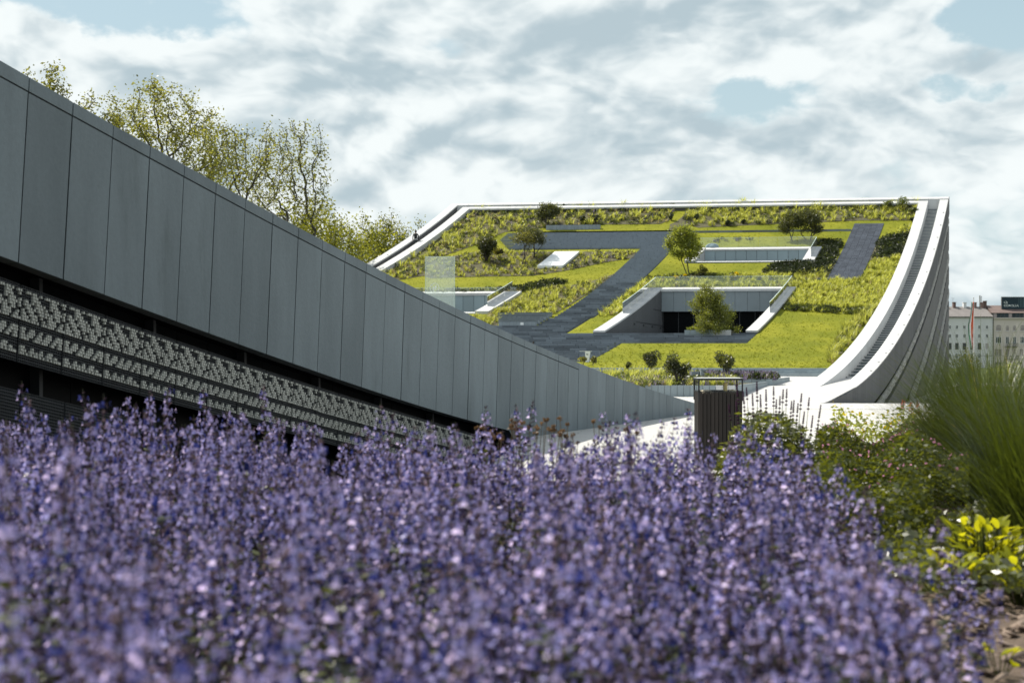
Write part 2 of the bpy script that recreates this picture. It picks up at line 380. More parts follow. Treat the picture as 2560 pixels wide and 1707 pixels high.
# ------------------------------------------------------------------ the museum's frame of reference
# t: distance along the long right-hand wall, m: distance to the left of it; the end edge runs slightly skew (0.136).
KAP, CW, SK = .38, 10.0, .136
PC = [0.4054, 0.2832, 4.2265, 8.811, 2.0857]
def Pz(t): return EYE + float(np.polyval(PC, (t - 100) / 40))        # top of the far wing's parapets
def Rz(t): return Pz(t) - .5                                         # its roof garden
def pt(t, m, z): return (KAP * t - CW - m, t + SK * m, z)
def roof(t, m, dz=0.0): return pt(t, m, Rz(t) + dz)
NV = Vector((1, -KAP, 0)).normalized()
def wl(t, z, off=0.0): return (KAP * t - CW + NV.x * off, t + NV.y * off, z)   # a point on the right-hand wall
_TS = np.linspace(62, 141, 6000); _PT = EYE + np.polyval(PC, (_TS - 100) / 40)
def tm(X, Y, dz=-.5):         # where a sight line from the viewpoint meets the roof garden
    u = (X - CX) / FPX; v = (HY - Y) / FPX
    m = (KAP * _TS - CW - u * _TS) / (1 + u * SK); e = _PT + dz - EYE - v * (_TS + SK * m)
    s = np.where(np.diff(np.sign(e)) != 0)[0]
    if len(s) == 0: return None
    i = s[0]; a = e[i] / (e[i] - e[i + 1]); t = _TS[i] + a * (_TS[i + 1] - _TS[i])
    return float(t), float((KAP * t - CW - u * t) / (1 + u * SK))
def zc(x, y, x0, y0, s=5.8725): return (x0 + x / s, y0 + y / s)
def gz(y):                    # plaza level
    return float(np.interp(y, [0, 27, 40, 50, 63, 72, 86, 95], [.05, .06, -.09, -.32, -.65, -.24, .12, .2]))
T0, T1 = 61.0, 137.6
MI0, MI1 = 1.86, 2.73         # inner right parapet
ML0, ML1, ML2, ML3 = 46.0, 46.85, 47.62, 48.4   # left inner parapet, stair, outer parapet

# ------------------------------------------------------------------ ground, plaza
def build_ground():
    mb = MB(); S = 2600
    mb.add([(-S, -S, -4.2), (S, -S, -4.2), (S, S, -4.2), (-S, S, -4.2)], [(0, 1, 2, 3)])
    mb.build('ground', M['park_grass'], kind='structure', label='park lawn stretching out beyond the museum', cat='ground')
    def sheet(ys, xl, xr, name, m, label, zf, depth=3.2):
        mb = MB(); nx = 24
        for a, c in zip(ys[:-1], ys[1:]):
            for i in range(nx):
                q = []
                for (yy, k) in ((a, i), (a, i + 1), (c, i + 1), (c, i)):
                    x0, x1 = xl(yy + (1e-4 if yy == a else -1e-4)), xr(yy); x = x0 + (x1 - x0) * k / nx
                    q.append((x, yy, zf(x, yy)))
                mb.add(q, [(0, 1, 2, 3)])
            x0, x2 = xl(a + 1e-4), xl(c - 1e-4)
            mb.add([(x0, a, zf(x0, a)), (x2, c, zf(x2, c)), (x2, c, zf(x2, c) - depth), (x0, a, zf(x0, a) - depth)], [(0, 1, 2, 3)], 1)
        return mb.build(name, [M[m], M['court_dark']], label=label, cat='pavement', kind='structure')
    pit = lambda y: float(np.interp(y, [-6, 9, 15, 22, 27], [-6.0, -1.45, -.6, -.22, .26]))
    def zplaza(x, y):
        z = gz(y); xw = KAP * y - CW
        if y > 46 and x > xw + .1: z -= min(1.6, max(0, y - 60) * .03) + max(0, min(4, x - xw)) * .01
        return z
    sheet(list(np.linspace(-6, 26.98, 14)), pit, lambda y: 34, 'plaza_pavement', 'paving', 'pale stone paving beside the sloping concrete wall', zplaza)
    mb = MB()                                                         # short return at the pit's head
    sheet([27.0, 30, 33, 36, 39, 42, 45, 48], lambda y: min(KAP * y - CW - .02, 4) if y < 41.9 else -40., lambda y: 34, 'plaza_pavement', 'paving', 'pale stone paving running from the wall tip to the far wing', zplaza)
    def x27(k): return -.35 + k * (.30 - -.35)
    mb.add([(.2, 27, gz(27) - .004), (.28, 27, gz(27) - .004), (.28, 27, -3), (.2, 27, -3)], [(0, 1, 2, 3)])
    mb.build('pit_wall', M['court_dark'], kind='structure')
    sheet(list(np.linspace(48.0, 92, 34)), lambda y: -45., lambda y: KAP * y - CW - .02 if y > 61 else KAP * y - CW + 14, 'cobbled_plaza', 'cobbles', 'white cobbled plaza between the two sloping wings', lambda x, y: zplaza(x, y) + .004)
    sheet(list(np.linspace(61.0, 150, 14)), lambda y: KAP * y - CW + .02, lambda y: KAP * y - CW + 60, 'side_lane', 'paving', 'low paved lane along the far wing', lambda x, y: max(-1.9, gz(min(y, 64)) - (y - 61) * .04))
    mb = MB()
    mb.add([(-40, 4, -2.9), (.4, 4, -2.9), (.4, 27.2, -2.9), (-40, 27.2, -2.9)], [(0, 1, 2, 3)])
    mb.build('sunken_court', M['court_dark'], kind='structure', label='sunken court in front of the near facade', cat='ground')
build_ground()

# ------------------------------------------------------------------ near wing
A_TOP = [-0.0059, -0.0093, 0.2462, -1.6797, 0.4733]; A_COP = [-0.0629, -0.0674, 0.2595, -1.6647, 0.3376]
A_BOT = [0.1208, 0.4378, -1.588, -1.3079]; A_FT = [-0.1504, -0.048, -1.8092, -1.5321]; A_FB = [0.2412, -1.5874, -2.1863]; A_LS = [0.0112, -2.0694, -2.7328]
def poly(A, t, lo=13.4):
    if t < lo:                 # carried on straight beyond the picture's left edge
        d = (np.polyval(A, (lo + .5 - 25) / 10) - np.polyval(A, (lo - 25) / 10)) / .5
        return EYE + float(np.polyval(A, (lo - 25) / 10) + d * (t - lo))
    return EYE + float(np.polyval(A, (t - 25) / 10))
def n_top(t): return poly(A_TOP, t) if t < 39.5 else poly(A_TOP, 39.5) - (t - 39.5) * .108
def n_cop(t): return poly(A_COP, t)
def n_bot(t): return poly(A_BOT, t) if t < 26.9 else gz(t) - .25
PIXELS = ['', '..##.##..#..##.##.#..##', '.....###.......###....#', '.....####......####....', '.##..#.###.#...#.###..#', '.###...####.#....####.#', '..###.#.###.##.#.###..#', '#..###...##.#.##..##...', '##..####..#...####...#.', '###..###...#..####..##.', '####.##.#..##.###..####', '', '', '##...##...#...##...###.', '##..###..##..###..####.', '##.###..###.###..##.##.', '####...###.###..##..##.', '', '', '##....#....#...##......', '###..##.#.##..###.##...', '##.#.#.##.#.#.#.#.####.', '', '']
def near_wing():
    W = empty('museum_wing', wl(13, 0), label='near museum wing with its grey concrete panel wall sweeping down towards the plaza', cat='building')
    W.location = (0, 0, 0)
    lean = .08
    J = [13.9 + .6205 * i for i in range(-9, 47)]
    g = .007
    rnd = random.Random(3)
    for i in range(len(J) - 1):
        a, b = J[i] + g, J[i + 1] - g
        off = rnd.uniform(-.002, .003)
        hasc = b < 30.2
        ta, tb = n_top(a), n_top(b)
        if a > 42: break
        if hasc:
            mb = MB(); ca, cb = n_cop(a) + .008, n_cop(b) + .008
            mb.hexa([wl(a - lean * (ta - ca), ca, off + .004), wl(b - lean * (tb - cb), cb, off + .004), wl(b, cb, -.7), wl(a, ca, -.7), wl(a, ta, off + .004), wl(b, tb, off + .004), wl(b, tb, -.7), wl(a, ta, -.7)])
            mb.build('coping_panel', M['wall_concrete'], W)
            pa, pb = n_cop(a) - .008, n_cop(b) - .008
        else: pa, pb = ta, tb
        ba, bb_ = n_bot(a), n_bot(b)
        if pa - ba < .05: continue
        mb = MB()
        mb.hexa([wl(a - lean * (ta - ba), ba, off), wl(b - lean * (tb - bb_), bb_, off), wl(b, bb_, -.28 if hasc else -.7), wl(a, ba, -.28 if hasc else -.7),
                 wl(a - lean * (ta - pa), pa, off), wl(b - lean * (tb - pb), pb, off), wl(b, pb, -.28 if hasc else -.7), wl(a, pa, -.28 if hasc else -.7)])
        mb.build('wall_panel', M['wall_concrete'], W)
    mb = MB()                                                         # dark backing in the joints
    for a in np.arange(8.4, 42, .62):
        b = a + .62
        if n_top(b) - n_bot(b) < .1: break
        mb.hexa([wl(a, n_bot(a) + .03, -.03), wl(b, n_bot(b) + .03, -.03), wl(b, n_bot(b) + .03, -.2), wl(a, n_bot(a) + .03, -.2), wl(a, n_top(a) - .04, -.03), wl(b, n_top(b) - .04, -.03), wl(b, n_top(b) - .04, -.2), wl(a, n_top(a) - .04, -.2)])
    mb.build('joint_backing', M['joint_black'], W)
    # glazing behind, with mullions every three panels
    for i in range(0, 33):
        a, b = J[i], J[i + 1]
        if b > 29: break
        mb = MB(); z1, z2 = n_bot(a) + .12, n_bot(b) + .12
        mb.hexa([wl(a + .004, -2.9, -.55), wl(b - .004, -2.9, -.55), wl(b - .004, -2.9, -.6), wl(a + .004, -2.9, -.6), wl(a + .004, z1, -.55), wl(b - .004, z2, -.55), wl(b - .004, z2, -.6), wl(a + .004, z1, -.6)])
        mb.build('pane', M['dark_glass'], W)
        mb = MB(); mb.hexa([wl(a, n_bot(a) + .03, -.25), wl(b, n_bot(b) + .03, -.25), wl(b, n_bot(b) + .02, -.62), wl(a, n_bot(a) + .02, -.62), wl(a, n_bot(a) + .10, -.26), wl(b, n_bot(b) + .10, -.26), wl(b, n_bot(b) + .12, -.62), wl(a, n_bot(a) + .12, -.62)])
        mb.build('soffit', M['joint_black'], W)
        if i % 3 == 1:
            mb = MB(); mb.hexa([wl(a, -2.9, -.42), wl(a + .05, -2.9, -.42), wl(a + .05, -2.9, -.54), wl(a, -2.9, -.54), wl(a, z1, -.42), wl(a + .05, z1, -.42), wl(a + .05, z1, -.54), wl(a, z1, -.54)])
            mb.build('mullion', M['mullion'], W)
    # pixel screens
    def screen(a, b, ft, fb, rows, cols, bitmap, name):
        fr = MB(); OFF = -.10
        def q(c, r, off):
            t = a + (b - a) * c; top = ft(t); z = top + (fb(t) - top) * r
            return wl(t - lean * (top - z), z, off)
        def bar(c0, c1, r0, r1, o0, o1, m):
            m.hexa([q(c0, r1, o1), q(c1, r1, o1), q(c1, r1, o0), q(c0, r1, o0), q(c0, r0, o1), q(c1, r0, o1), q(c1, r0, o0), q(c0, r0, o0)])
        for r in range(rows + 1):
            h = .12 / rows
            bar(0, 1, r / rows - h if r else 0, r / rows + h if r < rows else 1, OFF - .012, OFF + .004, fr)
        for c in range(cols + 1):
            w = .10 / cols; bar(max(0, c / cols - w), min(1, c / cols + w), 0, 1, OFF - .010, OFF - .001, fr)
        P = fr.build(name, M['pixel_frame'], W)
        if bitmap:
            bl = MB()
            for r, row in enumerate(bitmap):
                for c, ch in enumerate(row):
                    if ch == '#':
                        d = .026 + .004 * ((r * 7 + c * 13) % 3)
                        bar((c + .12) / cols, (c + .88) / cols, (r + .57) / rows, (r + 1.40) / rows, OFF, OFF + d, bl)
            bl.build('pixel_blocks', M['pixel_block'], P, kind='stuff')
        bk = MB(); bk.hexa([q(0, 1, OFF - .05), q(1, 1, OFF - .05), q(1, 1, OFF - .06), q(0, 1, OFF - .06), q(0, 0, OFF - .05), q(1, 0, OFF - .05), q(1, 0, OFF - .06), q(0, 0, OFF - .06)])
        bk.build('backing_sheet', M['joint_black'], P)
    ft = lambda t: poly(A_FT, t); fb = lambda t: max(poly(A_FB, t), poly(A_FB, 21) + (t - 21) * -.42 if t > 21 else -9)
    for i in range(0, 27):
        a, b = J[i] + .012, J[i + 1] - .012
        if b > 25.8: break
        screen(a, b, ft, lambda t: ft(t) - .735 if t > 19.5 else fb(t), 25, 23, PIXELS, 'facade_screen')
    ls = lambda t: poly(A_LS, t, 13.4)
    for i in range(0, 12):
        a, b = J[i] + .012, J[i + 1] - .012
        screen(a, b, ls, lambda t: ls(t) - 1.2, 38, 25, None, 'lower_screen')
    # roof deck of the wing behind the parapet, its far wall, its base
    mb = MB(); ts = np.linspace(8.4, 42.5, 20)
    for a, b in zip(ts[:-1], ts[1:]):
        q = lambda t, m, z: pt(t, m, z)
        mb.add([q(a, .7, n_top(a) - .45), q(b, .7, n_top(b) - .45), q(b, 46, n_top(b) - .45), q(a, 46, n_top(a) - .45)], [(0, 1, 2, 3)])
        mb.add([q(a, 46, n_top(a) - .45), q(b, 46, n_top(b) - .45), q(b, 46, -4), q(a, 46, -4)], [(0, 1, 2, 3)])
    mb.build('roof_lawn', M['lawn_surface'], W)
    mb = MB(); mb.hexa([wl(8.4, -4, -.7), wl(30, -4, -.7), wl(30, -4, -.8), wl(8.4, -4, -.8), wl(8.4, n_top(8.4) - .5, -.7), wl(30, n_top(30) - .5, -.7), wl(30, n_top(30) - .5, -.8), wl(8.4, n_top(8.4) - .5, -.8)])
    mb.build('inner_wall', M['joint_black'], W)
    return W
near_wing()

# ------------------------------------------------------------------ far wing
def sweep(mb, t0, t1, m0, m1, zt, zb, n=None, mi=0):
    n = n or max(1, int((t1 - t0) / 1.2)); ts = np.linspace(t0, t1, n + 1); base = len(mb.v)
    vs = []
    for t in ts: vs += [pt(t, m1, zb(t)), pt(t, m0, zb(t)), pt(t, m0, zt(t)), pt(t, m1, zt(t))]
    fs = []
    for i in range(n):
        o = i * 4
        for k in range(4): fs.append((o + k, o + (k + 1) % 4, o + 4 + (k + 1) % 4, o + 4 + k))
    fs += [(3, 2, 1, 0), tuple(n * 4 + k for k in range(4))]
    mb.add(vs, fs, mi)
FW = empty('museum_wing', label='far museum wing whose roof garden curves up to a sharp corner on the right', cat='building')
HOLES = [(97.4, 112.3, 9.95, 21.3), (120.9, 124.85, 9.95, 20.95), (104.5, 111.3, 31.5, 44.0),
         (93.9, 97.35, 9.97, 31.0), (86.9, 93.9, 18.25, 31.0), (97.35, 100.1, 23.2, 31.0), (100.1, 102.9, 23.2, 26.3), (102.9, 125.3, 23.05, 26.0), (125.3, 130.75, 23.35, 38.0)]
def far_wing():
    # lawn over the roof, with the three openings left out
    tl = sorted(set(list(np.linspace(84.5, 136.2, 46)) + [h[0] for h in HOLES] + [h[1] for h in HOLES]))
    ml = sorted(set(list(np.linspace(MI1 - .05, ML0 + .05, 40)) + [h[2] for h in HOLES] + [h[3] for h in HOLES]))
    mb = MB(); idx = {}
    def vi(i, j):
        if (i, j) not in idx: idx[(i, j)] = len(mb.v); mb.v.append(roof(tl[i], ml[j]))
        return idx[(i, j)]
    for i in range(len(tl) - 1):
        for j in range(len(ml) - 1):
            tc, mc = (tl[i] + tl[i + 1]) / 2, (ml[j] + ml[j + 1]) / 2
            if any(h[0] < tc < h[1] and h[2] < mc < h[3] for h in HOLES): continue
            mb.f.append((vi(i, j), vi(i + 1, j), vi(i + 1, j + 1), vi(i, j + 1))); mb.mi.append(0)
    mb.build('roof_lawn', M['lawn_surface'], FW, smooth=True)
    # parapets in lengths with fine joints
    def runs(t0, t1, step, m0, m1, name, m, zt, zb, gap=.012):
        k = max(1, round((t1 - t0) / step)); e = np.linspace(t0, t1, k + 1)
        for a, b in zip(e[:-1], e[1:]):
            mb = MB(); sweep(mb, a + gap / 2, b - gap / 2, m0, m1, zt, zb, 3); mb.build(name, M[m], FW)
    low = lambda t: min(Pz(t) - 1.6, gz(min(t, 86)) - .3) if t < 95 else Pz(t) - 1.9
    runs(T0, T1 - .75, 2.5, 0.03, .8, 'parapet_length', 'pale_concrete', Pz, lambda t: min(max(Pz(t) - 1.6, gz(t) - .3), Pz(t) - .05) if t < 80 else Pz(t) - 1.6)
    runs(71.3, T1 - 1.0, 2.5, MI0, MI1, 'parapet_length', 'pale_concrete', Pz, lambda t: min(max(Pz(t) - 1.3, gz(t) - .3), Pz(t) - .05) if t < 85 else Pz(t) - 1.3)
    runs(90., T1 - 1.0, 2.5, ML0, ML1, 'parapet_length', 'pale_concrete', Pz, lambda t: Pz(t) - 1.3)
    runs(80., T1, 2.5, ML2, ML3, 'parapet_length', 'pale_concrete', Pz, lambda t: Pz(t) - .12)
    runs(80., T1, 2.5, ML2 + .01, ML3 - .01, 'parapet_wall', 'shaded_side_concrete', lambda t: Pz(t) - .123, lambda t: Pz(t) - 2.5)  # sides below the pale top use the concrete with painted-in shade
    # top end: outer and inner parapet of the crest path
    ze, zi = Pz(T1), Pz(T1 - 1.05)
    k = 26; me = np.linspace(.0, ML3, k + 1)
    for a, b in zip(me[:-1], me[1:]):
        mb = MB(); m0, m1 = a + .006, b - .006
        mb.hexa([pt(T1 - .5, m1, ze - 1.8), pt(T1 - .5, m0, ze - 1.8), pt(T1 + .02, m0, ze - 1.8), pt(T1 + .02, m1, ze - 1.8), pt(T1 - .5, m1, Pz(T1 - .5)), pt(T1 - .5, m0, Pz(T1 - .5)), pt(T1 + .02, m0, ze), pt(T1 + .02, m1, ze)])
        mb.build('crest_parapet', M['pale_concrete'], FW)
    me = np.linspace(MI0 + .0, ML1, k)
    for a, b in zip(me[:-1], me[1:]):
        mb = MB(); m0, m1 = a + .006, b - .006
        mb.hexa([pt(T1 - 1.5, m1, Pz(T1 - 1.5) - .16), pt(T1 - 1.5, m0, Pz(T1 - 1.5) - .16), pt(T1 - 1.0, m0, zi - .4), pt(T1 - 1.0, m1, zi - .4), pt(T1 - 1.5, m1, Pz(T1 - 1.5)), pt(T1 - 1.5, m0, Pz(T1 - 1.5)), pt(T1 - 1.0, m0, Pz(T1 - 1.0)), pt(T1 - 1.0, m1, Pz(T1 - 1.0))])
        mb.build('crest_kerb', M['pale_concrete'], FW)
        mb = MB(); c = (a + b) / 2; mb.hexa([pt(T1 - 1.45, c + .03, Rz(T1 - 1.45)), pt(T1 - 1.45, c - .03, Rz(T1 - 1.45)), pt(T1 - 1.40, c - .03, Rz(T1 - 1.45)), pt(T1 - 1.40, c + .03, Rz(T1 - 1.45)), pt(T1 - 1.45, c + .03, Pz(T1 - 1.45) - .16), pt(T1 - 1.45, c - .03, Pz(T1 - 1.45) - .16), pt(T1 - 1.40, c - .03, Pz(T1 - 1.45) - .16), pt(T1 - 1.40, c + .03, Pz(T1 - 1.45) - .16)])
        mb.build('kerb_bracket', M['pale_concrete'], FW)
    mb = MB(); mb.hexa([pt(T1 - 1.2, ML2, ze - 2.2), pt(T1 - 1.2, .8, ze - 2.2), pt(T1 - .5, .8, ze - 2.2), pt(T1 - .5, ML2, ze - 2.2), pt(T1 - 1.2, ML2, ze - 1.3), pt(T1 - 1.2, .8, ze - 1.3), pt(T1 - .5, .8, ze - 1.3), pt(T1 - .5, ML2, ze - 1.3)])
    mb.build('crest_path', M['stair_stone'], FW)
    mb = MB(); mb.hexa([pt(T1 - 1.3, ML1, Rz(T1 - 1.5) - .3), pt(T1 - 1.3, MI1, Rz(T1 - 1.5) - .3), pt(T1 - 1.22, MI1, Rz(T1 - 1.5) - .3), pt(T1 - 1.22, ML1, Rz(T1 - 1.5) - .3), pt(T1 - 1.3, ML1, Pz(T1 - 1.5) - .165), pt(T1 - 1.3, MI1, Pz(T1 - 1.5) - .165), pt(T1 - 1.22, MI1, Pz(T1 - 1.5) - .165), pt(T1 - 1.22, ML1, Pz(T1 - 1.5) - .165)])
    mb.build('kerb_backing', M['metal_cladding'], FW)
    # stairs on both edges
    def stair(m0, m1, t0, depth):
        z = Pz(t0) - depth; t = t0; rise = .165
        while True:
            z += rise
            tn = t
            while Pz(tn) - depth < z and tn < T1: tn += .02
            if tn >= T1 - 1.2: break
            mb = MB(); a = t
            mb.hexa([pt(a, m1, z - .42), pt(a, m0, z - .42), pt(tn + .12, m0, z - .42), pt(tn + .12, m1, z - .42), pt(a, m1, z), pt(a, m0, z), pt(tn + .12, m0, z), pt(tn + .12, m1, z)])
            mb.hexa([pt(a - .03, m1, z - .06), pt(a - .03, m0, z - .06), pt(a, m0, z - .06), pt(a, m1, z - .06), pt(a - .03, m1, z - .002), pt(a - .03, m0, z - .002), pt(a, m0, z - .002), pt(a, m1, z - .002)], 1)
            mb.build('step', [M['stair_stone'], M['pale_concrete']], FW)
            t = tn
    stair(.8, MI0, 78.5, .86); stair(ML1, ML2, 108, .86)
    # outer long wall: bands follow the parapet curve
    def band(d0, d1, off, name, m, step, gap, thick=.25, tmin=T0):
        k = round((T1 - tmin) / step); e = np.linspace(tmin, T1, k + 1)
        for a, b in zip(e[:-1], e[1:]):
            z = lambda t, d: max(Pz(t) - d, -2.4)
            if Pz(b) - d0 < -2.3: continue
            a2, b2 = a + gap / 2, b - gap / 2; mb = MB()
            mb.hexa([wl(a2, z(a2, d1), off), wl(b2, z(b2, d1), off), wl(b2, z(b2, d1), off - thick), wl(a2, z(a2, d1), off - thick), wl(a2, z(a2, d0) , off), wl(b2, z(b2, d0), off), wl(b2, z(b2, d0), off - thick), wl(a2, z(a2, d0), off - thick)])
            mb.build(name, M[m], FW)
    band(.0, 1.68, .03, 'wall_panel', 'shaded_side_concrete', 1.0, .012, .055)
    band(2.86, 5.08, .0, 'cladding_panel', 'metal_cladding', 1.2, .012)
    band(6.75, 8.4, .0, 'cladding_panel', 'metal_cladding', 1.2, .012)
    band(10.08, 11.9, .0, 'cladding_panel', 'metal_cladding', 1.2, .012)
    band(13.35, 17, .0, 'cladding_panel', 'metal_cladding', 1.2, .012)
    for d0, d1 in ((1.98, 2.50), (5.40, 6.36), (8.78, 9.7), (12.28, 13.0)):
        k = 46; e = np.linspace(76, T1, k + 1)
        for a, b in zip(e[:-1], e[1:]):
            if Pz(b) - d1 < -2.3: continue
            mb = MB(); rows = max(4, int((d1 - d0) / .11)); cols = 9; rd = random.Random(int(a * 10))
            for r in range(rows):
                for c in range(cols):
                    if rd.random() < .52:
                        t0, t1 = a + (b - a) * (c + .05) / cols, a + (b - a) * (c + .95) / cols
                        z0 = lambda t: Pz(t) - d0 - (d1 - d0) * (r + .92) / rows
                        z1 = lambda t: Pz(t) - d0 - (d1 - d0) * (r + .08) / rows
                        o = .0 + .03 * rd.random()
                        mb.hexa([wl(t0, z0(t0), o), wl(t1, z0(t1), o), wl(t1, z0(t1), -.08), wl(t0, z0(t0), -.08), wl(t0, z1(t0), o), wl(t1, z1(t1), o), wl(t1, z1(t1), -.08), wl(t0, z1(t0), -.08)])
            mb.hexa([wl(a, Pz(a) - d1, -.07), wl(b, Pz(b) - d1, -.07), wl(b, Pz(b) - d1, -.1), wl(a, Pz(a) - d1, -.1), wl(a, Pz(a) - d0, -.07), wl(b, Pz(b) - d0, -.07), wl(b, Pz(b) - d0, -.1), wl(a, Pz(a) - d0, -.1)], 1)
            mb.build('facade_screen', [M['screen_block'], M['pixel_frame']], FW)
    mb = MB(); ts = np.linspace(T0 + 4, T1, 60)
    for a, b in zip(ts[:-1], ts[1:]):
        mb.add([wl(a, -3, -.24), wl(b, -3, -.24), wl(b, Pz(b) - 1.5, -.24), wl(a, Pz(a) - 1.5, -.24)], [(0, 1, 2, 3)])
    mb.build('dark_glazing', M['joint_black'], FW)
    mb = MB()                                                         # back and left walls, out of sight from the front
    tb_ = [(T1, 0.05, T1, ML3)] + [(a, ML3 - .02, b, ML3 - .02) for a, b in zip(np.linspace(T1, 80, 30)[:-1], np.linspace(T1, 80, 30)[1:])]
    for (ta, ma, tb, mb_) in tb_:
        mb.add([pt(ta, ma, -4), pt(tb, mb_, -4), pt(tb, mb_, Pz(tb) - 1.5), pt(ta, ma, Pz(ta) - 1.5)], [(0, 1, 2, 3)])
    mb.build('rear_wall', M['shaded_side_concrete'], FW)
    for i, t in enumerate(np.arange(80, 136, 3.55)):                  # small weep plates near the coping's outer edge
        mb = MB(); mb.hexa([pt(t, .26, Pz(t) + .002), pt(t, .14, Pz(t) + .002), pt(t + .14, .14, Pz(t + .14) + .002), pt(t + .14, .26, Pz(t + .14) + .002), pt(t, .26, Pz(t) + .02), pt(t, .14, Pz(t) + .02), pt(t + .14, .14, Pz(t + .14) + .02), pt(t + .14, .26, Pz(t + .14) + .02)])
        mb.build('drain_plate', M['mullion'], FW)
    for (X, Y) in [(585, 1277), (628, 1237), (672, 1195), (715, 1155), (755, 1112), (798, 1070), (834, 1027), (868, 983), (905, 938), (942, 890)]:
        sx, sy = zc(X, Y, 2000, 740); u = (sx - CX) / FPX; t = (CW + MI0 + u * SK * MI0) / (KAP - u); z = EYE + (HY - sy) / FPX * (t + SK * MI0)
        mb = MB(); mb.hexa([pt(t, MI0 + .05, z - .04), pt(t, MI0 - .012, z - .04), pt(t + .45, MI0 - .012, z - .04), pt(t + .45, MI0 + .05, z - .04), pt(t, MI0 + .05, z + .03), pt(t, MI0 - .012, z + .03), pt(t + .45, MI0 - .012, z + .03), pt(t + .45, MI0 + .05, z + .03)])
        mb.build('step_light', M['mullion'], FW)
far_wing()

